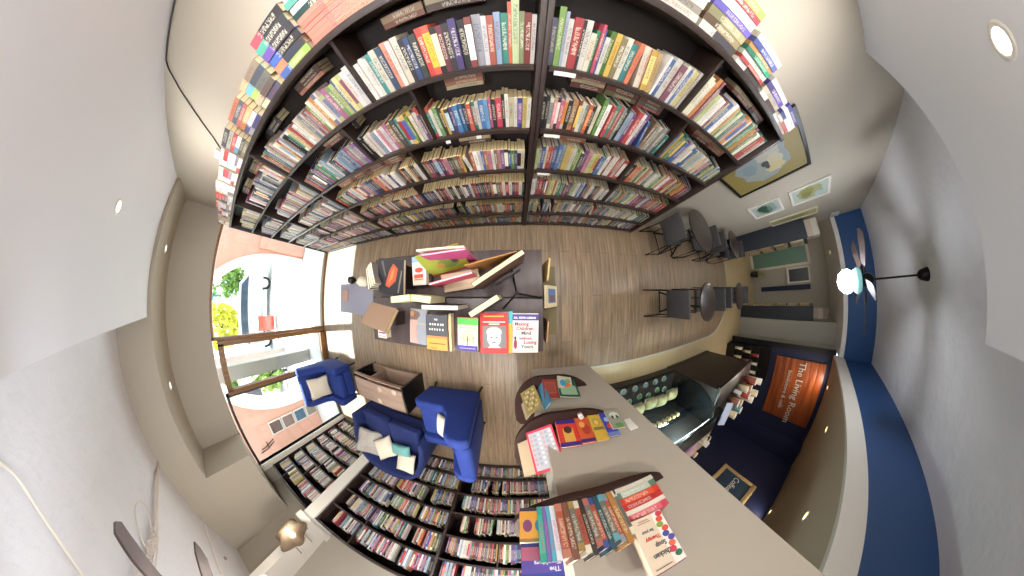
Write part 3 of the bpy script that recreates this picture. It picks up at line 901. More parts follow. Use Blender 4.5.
ROW4L = [('e2dac4 cream', .02, .19), ('ddd3c6 tan', .024, .20), ('6f4a8a purple', .018, .18), ('c9a86a ochre', .022, .17), ('d8402c red', .030, .20), ('e0d8c8 cream', .026, .18), ('6a9a5a green', .024, .19), ('5a3a34 brown', .02, .18), ('e0b52c yellow', .016, .17), ('3a3a42 charcoal', .024, .17), ('5a3f7a purple', .022, .17), ('2a88c4 blue', .030, .175), ('2f6aa0 blue', .022, .175), ('2a3038 black', .022, .175),
        ('c94a3a red', .024, .17), ('2f7a6a teal', .022, .175), ('d8d2c4 cream', .018, .17), ('3a78b8 blue', .030, .18), ('5fa0d0 sky-blue', .02, .18), ('d85a8a pink', .016, .185), ('3a2f2e black', .024, .175), ('c91f4a crimson', .032, .18), ('2a2426 black', .016, .2), ('e6e0d0 white', .020, .2), ('d8cba0 tan', .026, .18), ('dcd6c8 cream', .02, .18), ('2f3f8a navy', .026, .18), ('d8c04a yellow', .022, .18), ('e0dacc ivory', .022, .18)]
ROW4R = [('2a2830 black', .022, .19), ('3f3a3c charcoal', .016, .20), ('e0dac8 cream', .020, .19), ('b89a6a tan', .018, .20), ('3f2f5a purple', .02, .19), ('c0506a rose', .022, .18), ('d8c8b8 cream', .018, .2), ('2f2a2c black', .024, .185), ('e08a3a orange', .030, .19), ('8a4a3a rust', .016, .2), ('e8e0cc ivory', .024, .19), ('7aa08a sage', .018, .18), ('d85a32 orange', .02, .19), ('3a362c black', .026, .18), ('d9cfae tan', .02, .19)]
for r in range(6):
    z0 = ZA[r]; z1 = (ZA + [ZT])[r + 1] if r < 5 else ZT - .01
    yb = .995
    # right of centre post
    dv = {5: .94, 4: 1.05, 3: .92, 2: .95}.get(r)
    segs = [(.164, (dv or 1.81) - .01, 0)] + ([(dv + .012, 1.81, 1)] if dv else [])
    for a, b, k in segs:
        pal = P['light'] if r == 5 else (P['light'] + P['mix'] if r > 2 else P['pale'] + P['light'])
        hr = {5: (.20, .27), 4: (.18, .24), 3: (.18, .22), 2: (.17, .22), 1: (.16, .2), 0: (.13, .17)}[r]
        sq = {5: TOPR, 4: ROW4R}.get(r) if k == 0 else None
        if sq:
            fill(a, b, yb, z0, z1, pal, (ROWN[r], 'right of the centre post', nc), -1, hr=hr, page=PAGEW, back=.6, seq=sq)
            a = max((b_['T'].translation.x + b_['w']) for b_ in ALLB if b_['where'] == (ROWN[r], 'right of the centre post', nc) and b_['kind'] == 'book') + .006
            n_off = len(sq)
        else: n_off = 0
        n_before = len(ALLB)
        fill(a, b, yb, z0, z1, pal, (ROWN[r], 'right of the centre post' if k == 0 else 'far right bay', nc), -1, hr=hr, wr=(.012, .036), page=PAGEW if r > 3 else None, lean=.22 if r > 3 else .1, back=.75 if not n_off else 0, noff=n_off)
    # middle-left section
    dv = {5: -.71, 4: -.49, 3: -.71, 2: -.90, 1: -.55}.get(r)
    segs = ([(-1.86, dv - .012, 1)] if dv else []) + [((dv or -1.86) + .012, .104, 0)]
    for a, b, k in segs:
        pal = {5: P['mix'] if k == 0 else P['pale'] + P['light'], 4: P['mix'] if k == 0 else P['mix'] + P['pale'], 3: P['dark'] + P['mix'], 2: P['dark'], 1: P['dark'] + P['mix'], 0: P['mix']}[r]
        hr = {5: (.20, .26), 4: (.18, .24), 3: (.16, .20), 2: (.16, .19), 1: (.16, .18), 0: (.12, .16)}[r]
        fill(a, b, yb, z0, z1, pal, (ROWN[r], 'left of the centre post' if k == 0 else 'middle left bay', nc), -1, seq={5: TOPL, 4: ROW4L}.get(r) if k == 0 else None, hr=hr, wr=(.014, .034) if r > 3 else (.016, .032), lean=.06, back=.85, fromc=-1, vh=.06 if r > 3 else .012, page=None if r == 5 else PAGEY, jy_=.02 if r > 3 else .006)
    # far left section, whiter palette puts the window light into the book colours
    for a, b in ((XW + .06, -3.17), (-3.12, -1.91)):
        fill(a + (.12 if r > 2 else 0), b - (.05 if r > 3 else 0), yb, z0, z1, P['pale'], (ROWN[r], 'far left bay' if a < -3.5 else 'left bay before the window', nc), -1, hr=(.17, .23) if r > 0 else (.13, .16), wr=(.014, .034), page=PAGEW, lean=.05, back=.35, fromc=-1)
for r in range(6):
    z0 = ZB[r]; z1 = (ZB + [ZBT])[r + 1] - .02 if r < 5 else ZBT - .03
    for a, b, pal, w_ in ((-2.58, XB - .5, P['pale'] + P['mix'], 'left bay'), (XB - .48, XB - .02, P['mix'], 'middle bay'), (XB + .03, .75, P['mix'] + P['dark'], 'right bay')):
        aa = a + (random.uniform(.03, .16) if r > 1 else 0)
        fill(aa, b, -3.055, z0, z1, pal, (ROWN[r], w_, 'south case'), 1, hr=(.17, .22) if r > 0 else (.15, .19), dr=(.10, .14), wr=(.012, .030), lean=.06, stack=False, fillp=.93)
for r, z0 in enumerate([.08, .38, .68, .98, 1.27, 1.57]):
    for a, b in ((XW + .1, -3.62), (-3.56, -2.92)):
        fill(a, b, -3.135, z0, z0 + .28, P['pale'], (ROWN[r], 'window side half' if a < -3.7 else 'pilaster side half', 'corner case'), 1, hr=(.16, .20), dr=(.10, .14), wr=(.012, .028), lean=.05, stack=False, fillp=.92)

# lying stacks on top of the north case (spines out)
def pile(x, L_, y, z, items, where, d=.15, jx=.006):
    """horizontal stack, bottom first; items = colour strings, thickness"""
    for i, (cn, w) in enumerate(items):
        w *= .88
        x_ = x + random.uniform(-jx, jx)
        R = Matrix(((0, 0, 1, x_), (0, 1, 0, y + random.uniform(0, .006)), (-1, 0, 0, z + w), (0, 0, 0, 1)))
        bc = None
        if ':' in cn:
            cn, b2 = cn.split(':')
            bc = lin(b2)
        add_book(R, w, d, L_, cn, where, kind='pile', band=bc, ordn=i + 1, zs=(.36, 1) if bc else (.16, .86))
        z += w + .0006
tp = ('on top', '', nc)
pile(-1.05, .245, .975, ZT, [('3a62b5 blue:8fae54', .040), ('f07f45 orange:3a3a3a', .042), ('2f62c4 blue:2e2a2e', .042), ('6a3fa8 purple:38343a', .042), ('43b9a0 teal:35363a', .042), ('d23a55 crimson:2d2a2c', .042)], tp)
pile(-1.33, .235, .975, ZT, [('ece5b8 ivory:53526a', .040), ('ecc59a peach:5d5750', .040), ('b6d25a lime:6d6a60', .040), ('66c4d6 cyan:4b4f5a', .040), ('ecc88a apricot:8a7d6a', .040)], tp)
pile(-1.64, .235, .975, ZT, [('b4b0b8 grey:4f4a7a', .035), ('5b5496 violet:dcd4dc', .035), ('e08434 orange:d0b37a', .040), ('c95a55 coral', .03), ('5a6470 slate', .035), ('f0743a orange', .030)], tp)
pile(-1.98, .24, .975, ZT, [('8d8268 olive', .035), ('57503f brown', .03), ('5fa3cf blue:e6e2d8', .035), ('d23a3a red', .035), ('b9b1a2 grey', .035), ('4b4f54 charcoal', .04)], tp)
for k, x in enumerate((-2.30, -2.62, -2.94, -3.26, -3.58, -3.90, -4.2)):
    its = [(random.choice(['efeae4 white', 'e6e0d6 cream', 'c84a4c red', '8a8790 grey', 'ddd6dc pale-grey', '4e4a50 charcoal', 'e9e2da white']) + ':' + random.choice(['efeae4', 'c84a4c', '8a8790', 'ddd6dc']), random.uniform(.028, .042)) for _ in range(6)]
    pile(x if x > -4.1 else XW + .03, .27 if x > -4.1 else .2, .985, ZT, its, tp, d=.2)
pile(-.78, .40, .975, ZT, [('f0745a coral:ee8870', .022)] * 6, tp, d=.16, jx=.002)
pile(-.36, .38, .975, ZT, [('f07a60 coral:ee8a74', .022)] * 5, tp, d=.16, jx=.002)
pile(-.80, .33, 1.0, ZT + .121, [('1f4a46 dark-green:20504a', .035), ('e9e4dc white:dcd6cc', .03), ('4b9a8a teal', .03), ('e6e0d4 cream', .03)], tp)
pile(.46, .24, .975, ZT, [('ded6c6 cream', .035), ('c9c1b0 tan:8a8378', .03), ('d0cabc ivory', .04), ('c4343a red:efe9e0', .03)], tp)
pile(.72, .24, .975, ZT, [('ddd5c5 cream:4a4440', .04), ('6b5138 brown:8f7f60', .035), ('8a8458 olive:a59c78', .04), ('5a4bb0 violet:6a5cbc', .03), ('e2dccf ivory:efe9de', .04), ('c2384a red', .028), ('7fa047 green:8fae54', .035)], tp)
pile(1.00, .24, .975, ZT, [('e7e1d4 cream:46403c', .03), ('c23b3d red', .022), ('cfe0cc pale-green', .028), ('1f8468 green:2c9274', .024), ('c98a3a amber', .022), ('4a57a8 blue:56629f', .03), ('efe8d8 ivory', .03)], tp)
pile(1.28, .24, .975, ZT, [('ece6d8 cream:38332f', .03), ('b5a98e tan', .03), ('4a3b86 violet:5a4a96', .035), ('e9e5dc white', .03)], tp)
pile(1.56, .24, .975, ZT, [('efe9e4 white:d8b0a8', .025), ('d9d2c8 cream:c0584e', .025), ('33408c navy:e4e0e8', .028), ('f0ebe4 ivory', .03), ('4440a0 violet', .03)], tp)

# the books that show largest are objects of their own, the rest is one mass
NOTHER = 48
ALLB.sort(key=lambda b: -b['score'])
solo = ALLB[:300 - NOTHER]
rest = ALLB[300 - NOTHER:]
ORD = ['', 'first', 'second', 'third', 'fourth', 'fifth', 'sixth', 'seventh', 'eighth', 'ninth', 'tenth', 'eleventh', 'twelfth', 'thirteenth', 'fourteenth', 'fifteenth', 'sixteenth',
       'seventeenth', 'eighteenth', 'nineteenth', 'twentieth'] + ['twenty-' + o for o in ('first', 'second', 'third', 'fourth', 'fifth', 'sixth', 'seventh', 'eighth', 'ninth')] + ['thirtieth'] + ['thirty-' + o for o in ('first', 'second', 'third', 'fourth', 'fifth', 'sixth', 'seventh', 'eighth', 'ninth')] + ['fortieth'] + ['forty-' + o for o in ('first', 'second', 'third', 'fourth', 'fifth', 'sixth', 'seventh', 'eighth', 'ninth')] + ['fiftieth'] + ['fifty-' + o for o in ('first', 'second', 'third', 'fourth', 'fifth', 'sixth', 'seventh', 'eighth', 'ninth')] + ['sixtieth']
seen_lab = {}
def size_word(b):
    if b['w'] < .019: return 'thin'
    if b['w'] > .031: return 'thick'
    return 'tall' if b['h'] > .22 else 'small'
def put_book(b):
    mb = MB()
    book_geo(mb, b['w'], b['d'], b['h'], b['c'], b['ink'], b['page'], b['band'], b['zs'])
    o = mb.build('book', M['book'])
    o.matrix_world = b['T']
    row, bay, case = b['where']
    if b['kind'] == 'book':
        lab = '%s %s book, %s %s, %s, %s' % (size_word(b), b['nm'], ORD[min(b['n'], 60)], bay.replace('the ', '') if bay.endswith('post') else 'along ' + bay.replace(' before the window', ''), row, case)
    elif b['kind'] == 'lying':
        x = b['T'].translation.x
        lab = '%s %s book lying flat over %s %s, %s' % (size_word(b), b['nm'], row, bay.replace('the ', '').replace(' before window', ''), case)
    else:
        x = b['T'].translation.x
        lab = '%s %s book, %s from bottom, in lying stack atop north case' % (size_word(b), b['nm'], ORD[b['n']])
    b['lab'] = lab
    b['o'] = o
    seen_lab.setdefault(lab, []).append(b)
    o['category'] = 'book'
    o['group'] = ('books lying on top of the north bookcase' if b['kind'] == 'pile' else 'books on the %s of the %s' % (row, case))
for b in solo: put_book(b)
def fin_lab(b, s):
    b['o']['label'] = s
used_lab = set()
for lab, bs in seen_lab.items():
    if len(bs) == 1:
        fin_lab(bs[0], lab); used_lab.add(lab)
    else:
        bs.sort(key=lambda b: (round(b['T'].translation.x, 2), b['T'].translation.z))
        for i, b in enumerate(bs):
            x = abs(b['T'].translation.x)
            side = 'left' if b['T'].translation.x < .12 else 'right'
            l2 = lab.replace('lying flat over', 'lying %s from left over' % ORD[i + 1]) if b['kind'] == 'lying' else lab.replace(', in lying stack', ', %s such stack from the left' % ORD[i + 1])
            if l2 in used_lab or l2 == lab: l2 = lab + ' (%s)' % ORD[i + 1]
            used_lab.add(l2)
            fin_lab(b, l2)
mb = MB()
for b in rest:
    mb.T = b['T']
    book_geo(mb, b['w'], b['d'], b['h'], b['c'], b['ink'], b['page'], b['band'], b['zs'])
o = mb.build('shelved_books', M['book'])
tag(o, 'packed rows of smaller looking books filling all the bookcases', 'books')
o['kind'] = 'stuff'
NBOOK = len(solo)
# shelf labels on the cases
for x, z, lb in ((.19, 1.595, 'white label strip below the top row, right of the centre post'), (.19, 1.24, 'white label strip below the second row, right of the centre post'),
                 (.19, .905, 'white label strip below the third row, right of the centre post'), (-.22, 1.24, 'tiny white shelf tag below the second row, nearer the centre post'),
                 (-.42, 1.24, 'tiny white shelf tag below the second row, farther left of post')):
    tag(B((x, .962, z - .018), (x + (.10 if x > 0 else .03), .966, z + .002)).build('shelf_label', M['plastic']), lb, 'label', 'shelf edge labels')

# ------------------------------------------------------------------ seating corner
def armchair(label, loc, rz):
    """faces -x locally: front at x=-.38, back at x=.38; y half width .36"""
    t = thing('armchair', label, 'armchair', loc, rz, 'blue velvet armchairs by the coffee table')
    side = [(-.38, .14), (.22, .12), (.34, .14), (.40, .88), (.34, .92), (.22, .91), (.15, .85), (.06, .58), (-.02, .50), (-.36, .50), (-.41, .46)]
    for s in (-1, 1):
        a, b = (s * .36, s * .24)
        MB().prism(side, min(a, b), max(a, b), 'y').build('arm', M['blue'], t, bevel=.028)
    MB().prism([(.16, .30), (.30, .14), (.36, .14), (.41, .88), (.36, .92), (.25, .90)], -.25, .25, 'y').build('backrest', M['blue'], t, bevel=.03)
    MB().box((-.38, -.235, .14), (.24, .235, .30)).build('seat_base', M['blue'], t, bevel=.02)
    MB().box((-.40, -.232, .30), (.20, .232, .44)).build('seat_cushion', M['blue'], t, bevel=.045)
    for sx, sy in ((-.32, -.30), (-.32, .30), (.30, -.30), (.30, .30)):
        m = MB()
        m.tube([(sx, sy, .15), (sx * 1.12, sy * 1.1, 0)], .016, 8)
        m.build('leg', M['blacko'], t)
    return t
ch1 = armchair('blue velvet armchair with its back to the book table, east of coffee table', (-.80, -1.58, 0), 0)
ch2 = dup(ch1, (-3.42, -1.64, 0), pi + .06, 'blue velvet armchair by the front window, west of coffee table')
def pillow_mesh(w, h, t, n=12):
    mb = MB()
    def pt(i, j, s):
        u, v = i / n * 2 - 1, j / n * 2 - 1
        e = (1 - abs(u) ** 2.2) * (1 - abs(v) ** 2.2)
        pinch = 1 - .10 * (1 - abs(u * v)) * (max(abs(u), abs(v)) ** 6)
        return (u * w / 2 * (pinch if abs(u) > abs(v) else 1 - .04 * 0), v * h / 2 * (pinch if abs(v) >= abs(u) else 1), s * t / 2 * max(0, e) ** .45)
    for i in range(n):
        for j in range(n):
            mb.quad([pt(i, j, 1), pt(i + 1, j, 1), pt(i + 1, j + 1, 1), pt(i, j + 1, 1)])
            mb.quad([pt(i, j, -1), pt(i, j + 1, -1), pt(i + 1, j + 1, -1), pt(i + 1, j, -1)])
    return mb
def pillow(label, w, h, t, loc, rot, m_, name='throw_pillow'):
    o = pillow_mesh(w, h, t).build(name, m_, None, smooth=True)
    if len(rot) == 4:          # face direction and spin
        q = Vector(rot[:3]).normalized().to_track_quat('Z', 'Y')
        o.matrix_world = Matrix.Translation(loc) @ q.to_matrix().to_4x4() @ Matrix.Rotation(radians(rot[3]), 4, 'Z')
        return tag(o, label, 'pillow', 'throw pillows on the seating')
    o.location = loc
    o.rotation_euler = rot
    return tag(o, label, 'pillow', 'throw pillows on the seating')
pillow('cream pillow standing in the armchair that has its back to the table', .28, .28, .10, (-.78, -1.46, .585), (-.45, .25, .85, 30), M['cream'])
pillow('cream pillow leaning in the armchair by the window', .40, .40, .12, (-3.46, -1.66, .64), (radians(78), 0, radians(95)), M['cream'])

# curved two-seat sofa facing north
t = thing('loveseat', 'navy blue velvet curved loveseat with four pillows south of the coffee table', 'sofa', (-1.93, -2.28, 0), radians(-4))
sw, sdp = .70, .42
MB().prism([(-.62, .36), (.62, .36), (.66, .10), (.58, -.24), (.36, -.38), (-.36, -.38), (-.58, -.24), (-.66, .10)], .12, .30, 'z').build('seat_base', M['navyvelvet'], t, bevel=.02)
for s in (-1, 1):
    MB().prism([(0.01 * s, .40), (.56 * s, .40), (.58 * s, .05), (.50 * s, -.20), (.30 * s, -.28), (0.01 * s, -.28)][::s], .30, .45, 'z').build('seat_cushion', M['navyvelvet'], t, bevel=.04)
# back shell that wraps round the seat
path = []
for i in range(25):
    a = pi * (1 + i / 24)
    ex = 2.6
    cx_, sy_ = cos(a), sin(a)
    px = math.copysign(abs(cx_) ** (2 / ex), cx_) * .69
    py = .20 + math.copysign(abs(sy_) ** (2 / ex), sy_) * .68
    path.append((px, py, i / 24))
path = [(-.69, .36, 0)] + path + [(.69, .36, 1)]
mb = MB()
def hh(tt): return .60 + .19 * sin(pi * tt) ** .7
n = len(path)
ins = []
for i, (x, y, tt) in enumerate(path):
    a = Vector(path[max(0, i - 1)][:2]); b = Vector(path[min(n - 1, i + 1)][:2])
    d = (b - a).normalized()
    nrm = Vector((-d.y, d.x))
    ins.append((x + nrm.x * .08, y + nrm.y * .08))
for i in range(n - 1):
    (x0, y0, t0), (x1, y1, t1) = path[i], path[i + 1]
    (a0, b0), (a1, b1) = ins[i], ins[i + 1]
    h0, h1 = hh(t0), hh(t1)
    mb.quad([(x1, y1, .12), (x0, y0, .12), (x0, y0, h0), (x1, y1, h1)])
    mb.quad([(a0, b0, .12), (a1, b1, .12), (a1, b1, h1), (a0, b0, h0)])
    mb.quad([(x0, y0, h0), (a0, b0, h0), (a1, b1, h1), (x1, y1, h1)])
    mb.quad([(x1, y1, .12), (a1, b1, .12), (a0, b0, .12), (x0, y0, .12)])
for i, fl in ((0, 0), (n - 1, 1)):
    x, y, tt = path[i]; a, b = ins[i]; h = hh(tt)
    q = [(x, y, .12), (a, b, .12), (a, b, h), (x, y, h)]
    mb.quad(q[::-1] if fl else q)
mb.build('backrest', M['navyvelvet'], t, bevel=.035)
for sx, sy in ((-.60, .30), (.60, .30), (-.45, -.32), (.45, -.32)):
    MB().tube([(sx, sy, .13), (sx * 1.03, sy * 1.03, 0)], .016).build('leg', M['blacko'], t)
pillow('grey floral square pillow leaning at the window end of the loveseat', .44, .44, .12, (-2.32, -2.36, .60), (.55, .45, .8, 38), M['floral'])
pillow('cream pillow set on its corner beside the grey floral one', .34, .34, .11, (-2.0, -2.36, .58), (.15, .55, .8, 45), M['cream'])
pillow('pale aqua bolster pillow near the east arm of the loveseat', .34, .17, .13, (-1.66, -2.26, .56), (0, .4, .9, 6), M['aqua'])
pillow('plain cream pillow lying at the east arm behind the aqua bolster', .34, .30, .11, (-1.60, -2.46, .62), (-.1, .65, .75, -4), M['cream'])

M['taupe2'] = mat('cork_coaster', 'c0aa92', .7)
# coffee table: box with open compartments, dark ends
t = thing('coffee_table', 'low taupe wood coffee table with open side and black end panel', 'coffee table', (-1.905, -1.335, 0))
B((-.50, -.20, .425), (.50, .13, .45)).build('top', M['taupe'], t, bevel=.003)
B((-.52, -.21, 0), (-.49, .20, .455)).build('end_panel', M['blacko'], t)
B((.49, -.21, 0), (.52, .20, .455)).build('end_panel', M['blacko'], t)
B((-.49, -.19, .02), (.49, -.17, .425)).build('back_panel', M['taupe'], t)
B((-.49, -.17, .04), (.49, .20, .07)).build('shelf', M['taupe'], t)
B((-.49, .175, .40), (.49, .195, .45)).build('front_rail', M['taupe'], t)
B((-.19, -.17, .07), (-.17, .17, .425)).build('divider', M['taupe'], t)
B((-.49, -.17, .22), (-.19, .17, .235)).build('inner_shelf', M['blacko'], t)
for k, (x, y, w_) in enumerate(((-1.83, -1.27, 'middle'), (-1.55, -1.24, 'east end'), (-1.88, -1.47, 'south edge'))):
    tag(MB().cyl((x, y, .4505), .042, .006, 24).build('coaster', M['taupe2'], bevel=.001), 'round cream coaster on the coffee table near its ' + w_, 'coaster', 'coasters on the coffee table')

# ------------------------------------------------------------------ centre display table
ZD = .85
t = thing('display_table', 'long dark wood display table covered with books in the room centre', 'table', (-.52, -.02, 0))
B((-.72, .02, ZD - .035), (.71, .35, ZD)).build('tabletop', M['table'], t, bevel=.003)
B((-.72, -.36, ZD - .035), (.71, .013, ZD)).build('tabletop', M['table'], t, bevel=.003)
B((-1.31, -.15, ZD - .03), (-.722, .14, ZD)).build('end_leaf', mat('grey_blue_leaf', '6d6c78', .45), t, bevel=.003)
B((-.66, -.30, .10), (.64, .29, ZD - .036)).build('cabinet', M['table'], t)
for sx, sy in ((-.62, -.26), (-.62, .25), (.58, -.26), (.58, .25), (-1.26, -.10), (-1.26, .08)):
    B((sx - .02, sy - .02, 0), (sx + .02, sy + .02, .10 if abs(sx) < 1 else ZD - .03)).build('leg', M['blacko'], t)
B((.641, -.31, .58), (.87, .28, .60)).build('side_ledge', mat('olive_ledge', '6a5f3c', .6), t)
B((.641, -.30, .48), (.66, .26, .58)).build('ledge_bracket', M['table'], t)
tag(B((-1.775, -.05, ZD + .0005), (-1.66, .06, ZD + .008)).build('leather_coaster', mat('tan_leather', '8f6c60', .6), bevel=.002), 'small square tan leather coaster on the table end leaf', 'coaster')

# camera tripod on the table
t = thing('mini_tripod', 'small black mini tripod standing on the display table', 'tripod', (.01, .02, ZD))
for k, (dx, dy) in enumerate(((.17, -.03), (-.09, -.10), (-.03, .17))):
    MB().tube([(0, 0, .10), (dx * .5, dy * .5, .055), (dx, dy, .006)], .0065, 8).build('leg', M['metal'], t)
MB().cyl((0, 0, .09), .012, .05, 14).build('centre_hub', M['metal'], t)

# ---- display books: a slab with cover board, page block and printed cover
def slab(label, w, h, th, M4, cover, page='e2d6b8', cover_back=None, prints=(), texts=(), group=None, name='book', cat='book', spine=None):
    """local: x right across cover, y up the cover, z out of the cover; origin = lower left corner of the back cover"""
    t = bpy.data.objects.new(name, None)
    COL.objects.link(t)
    t.empty_display_size = .05
    t.matrix_world = M4
    tag(t, label, cat, group)
    c = lin(cover)
    MB().box((0, 0, 0), (w, h, .0022), lin(cover_back or cover)).box((0, 0, th - .0022), (w, h, th), c).box((0, 0, 0), (.0025, h, th), lin(spine or cover)).build('cover', M['flat'], t)
    pg = MB().box((.0025, .003, .0022), (w - .003, h - .003, th - .0022), lin(page)).build('page_block', M['flat'], t)
    if prints:
        mb = MB()
        for k, pr in enumerate(prints):
            zz = th + .0003 + .00015 * k
            if pr[0] == 'r':
                _, x0, y0, x1, y1, cc_ = pr
                mb.quad([(x0 * w, y0 * h, zz), (x1 * w, y0 * h, zz), (x1 * w, y1 * h, zz), (x0 * w, y1 * h, zz)], lin(cc_))
            elif pr[0] == 'e':
                _, x0, y0, rx, ry, cc_ = pr
                mb.quad([((x0 + rx * cos(2 * pi * i / 20)) * w, (y0 + ry * sin(2 * pi * i / 20)) * h, zz) for i in range(20)], lin(cc_))
            elif pr[0] == 'p':
                mb.quad([(x * w, y * h, zz) for x, y in pr[1]], lin(pr[2]))
        mb.build('cover_print', M['flat'], t)
    for body, x, y, sz, cc_ in texts:
        text('title', body, sz * h, mat_c(cc_), t, Matrix.Translation((x * w, y * h, th + .0012)), .0001, 'LEFT', .0007)
    return t
_mc = {}
def mat_c(c):
    if c not in _mc: _mc[c] = mat('print_ink_' + c, c, .5)
    return _mc[c]
tg = 'books displayed on the centre table'
def flat_at(x, y, rz=0, z=ZD + .0005, tilt=0):
    return Matrix.Translation((x, y, z)) @ Matrix.Rotation(rz, 4, 'Z') @ Matrix.Rotation(tilt, 4, 'X')
# south row, face up, from east to west
slab('white book with purple top band and wine red title lettering, at table corner', .172, .262, .022, flat_at(-.022, -.372, radians(-1)), 'cfc8c0', prints=[('r', 0, .83, 1, .985, '4b3f86'), ('e', .12, .22, .065, .13, '8e2a44'), ('e', .11, .38, .04, .05, '3a2c28')],
     texts=[('Making', .08, .70, .125, '8e2a44'), ('Children', .14, .585, .125, '8e2a44'), ('Mind', .34, .47, .125, '3c4540'), ('without', .26, .345, .10, '8e2a44'), ('Losing', .44, .235, .125, '8e2a44'), ('Yours', .34, .12, .125, '3c4540'), ('DR. KEVIN LEMAN', .05, .875, .068, 'e8e2ee')], group=tg)
slab('bright red book with grey portrait photo of a smiling child, top of two', .185, .27, .020, flat_at(-.232, -.372, 0, ZD + .020), 'c4322e', prints=[('r', .10, .14, .92, .68, '75726f'), ('e', .50, .38, .25, .21, 'c4bfb8'), ('e', .50, .53, .28, .13, 'b9b4ac'), ('e', .50, .36, .2, .17, 'cfcac2'), ('e', .41, .40, .035, .018, '3f3d3c'), ('e', .59, .40, .035, .018, '3f3d3c'), ('e', .5, .335, .03, .03, 'b0aaa2'), ('e', .5, .28, .08, .018, '6b6461'), ('p', [(.28, .14), (.36, .20), (.64, .20), (.74, .14)], 'e8e4de'), ('r', .14, .90, .86, .93, 'e8b04a'), ('r', .10, .765, .90, .79, 'f0d9d0'), ('r', .32, .715, .70, .74, 'f0d9d0')], group=tg)
slab('teal and yellow book mostly hidden under the red portrait book', .19, .28, .018, flat_at(-.208, -.378, 0), '4fa8b0', prints=[('r', .7, .0, 1, .72, 'd9a73a')], group=tg)
slab('cream book with green top band, tree drawing and purple base', .140, .222, .018, flat_at(-.395, -.362, radians(-1.5), ZD + .013), 'e3d9ae', spine='d86a4a', prints=[('r', 0, .80, 1, 1, '55b24a'), ('r', 0, 0, 1, .16, '43368e'), ('e', .5, .42, .34, .13, 'b9b58a'), ('e', .5, .45, .25, .08, 'd8cfa2'), ('r', .47, .17, .52, .46, '4a4a35'), ('r', .78, .24, .81, .44, '4a4a35')] + [('e', .3 + .08 * i, .38 + .04 * (i % 3), .02, .012, '55603a') for i in range(6)] +
     [('r', .1, .70, .88, .73, '9a9272'), ('r', .3, .60, .7, .62, '9a9272'), ('r', .1, .06, .9, .09, '9a90c8')], group=tg)
slab('orange backed book under the green banded tree book', .145, .23, .012, flat_at(-.400, -.366, 0), 'd86a4a', group=tg)
slab('charcoal book with white title and golden lower third, thick page block', .165, .25, .050, flat_at(-.625, -.368, radians(-.5)), '46474c', page='cdb489', prints=[('r', 0, 0, 1, .37, 'c9963f'), ('r', .0, .33, 1, .40, 'c07a45'), ('r', .12, .17, .9, .20, '6b4a22'), ('r', .2, .04, .5, .06, '6b4a22'), ] + [('r', x_, .70, x_ + .07, .755, 'd9d6cf') for x_ in (.18, .30, .42, .55, .68, .78)] + [('r', x_, .56, x_ + .06, .615, 'd9d6cf') for x_ in (.16, .28, .40, .52, .64, .78)], texts=[('THE', .4, .84, .06, 'd9d6cf')], group=tg)
slab('thin cream pages book standing beside the charcoal and gold book', .02, .26, .045, flat_at(-.452, -.372), 'cdb489', page='d8c8a0', group=tg)
slab('grey blue book with pale face and dark hat in profile on cover', .150, .26, .02, flat_at(-.800, -.345, radians(-4)), '8b8f97', prints=[('p', [(0, 0), (.55, 0), (.42, .15), (.48, .35), (.40, .5), (.5, .62), (.42, .72), (0, .74)], 'b9968a'), ('p', [(0, .68), (.42, .70), (.62, .84), (.55, .93), (.1, .98), (0, .96)], '6f5a50'), ('e', .12, .86, .12, .08, 'a8764f'), ('r', .55, .58, .95, .62, 'a8a07c')], group=tg)
slab('tan cloth book propped up with its cream page edges outward', .27, .17, .030, Matrix.Translation((-1.06, -.055, ZD + .13)) @ Matrix.Rotation(radians(-8), 4, 'Z') @ Matrix.Rotation(radians(150), 4, 'X') @ Matrix.Translation((0, 0, -.03)), '8a7059', page='d6bf92', group=tg)
slab('small white and red paperback lying under the tan cloth book', .10, .12, .05, flat_at(-1.12, -.335), 'dcd3c6', prints=[('r', .1, .3, .9, .4, '7a3b6a'), ('r', .1, .55, .9, .75, 'b04a44'), ('r', .1, .1, .9, .14, '3d3a38')], group=tg)
tag(B((0, 0, 0), (.16, .10, .10)).build('book_block', M['bark'], None, loc=(-1.02, -.21, ZD + .0005)), 'dark wooden block that props up the tan cloth book', 'stand')
# centre: cream paged books standing in the seam
def stand(label, x, y, L_, h, th, rz, cover, page='ddd0a4', z=ZD + .0005, lean=0, cover_back=None, prints=(), texts=()):
    """upright book: footprint starts at (x, y) and runs along rz; cover faces the local -y side"""
    return slab(label, L_, h, th, Matrix.Translation((x, y, z)) @ Matrix.Rotation(rz, 4, 'Z') @ Matrix.Rotation(pi / 2 + lean, 4, 'X'), cover, page, cover_back, prints, texts, tg)
stand('open cream paged book standing near the table seam, west half', -.80, .0, .16, .20, .04, radians(6), 'cfc79a', lean=0)
stand('cream paged book standing beside its twin at the table seam', -.64, .018, .15, .19, .04, radians(-6), 'cdc496')
stand('black covered book standing along the seam, cream pages up', -.56, -.045, .24, .19, .03, radians(0), '2a2230', 'ddd6c0')
stand('black book standing at a slant in front of the tripod', -.26, -.085, .19, .20, .035, radians(32), '231f22', 'ddcda0')
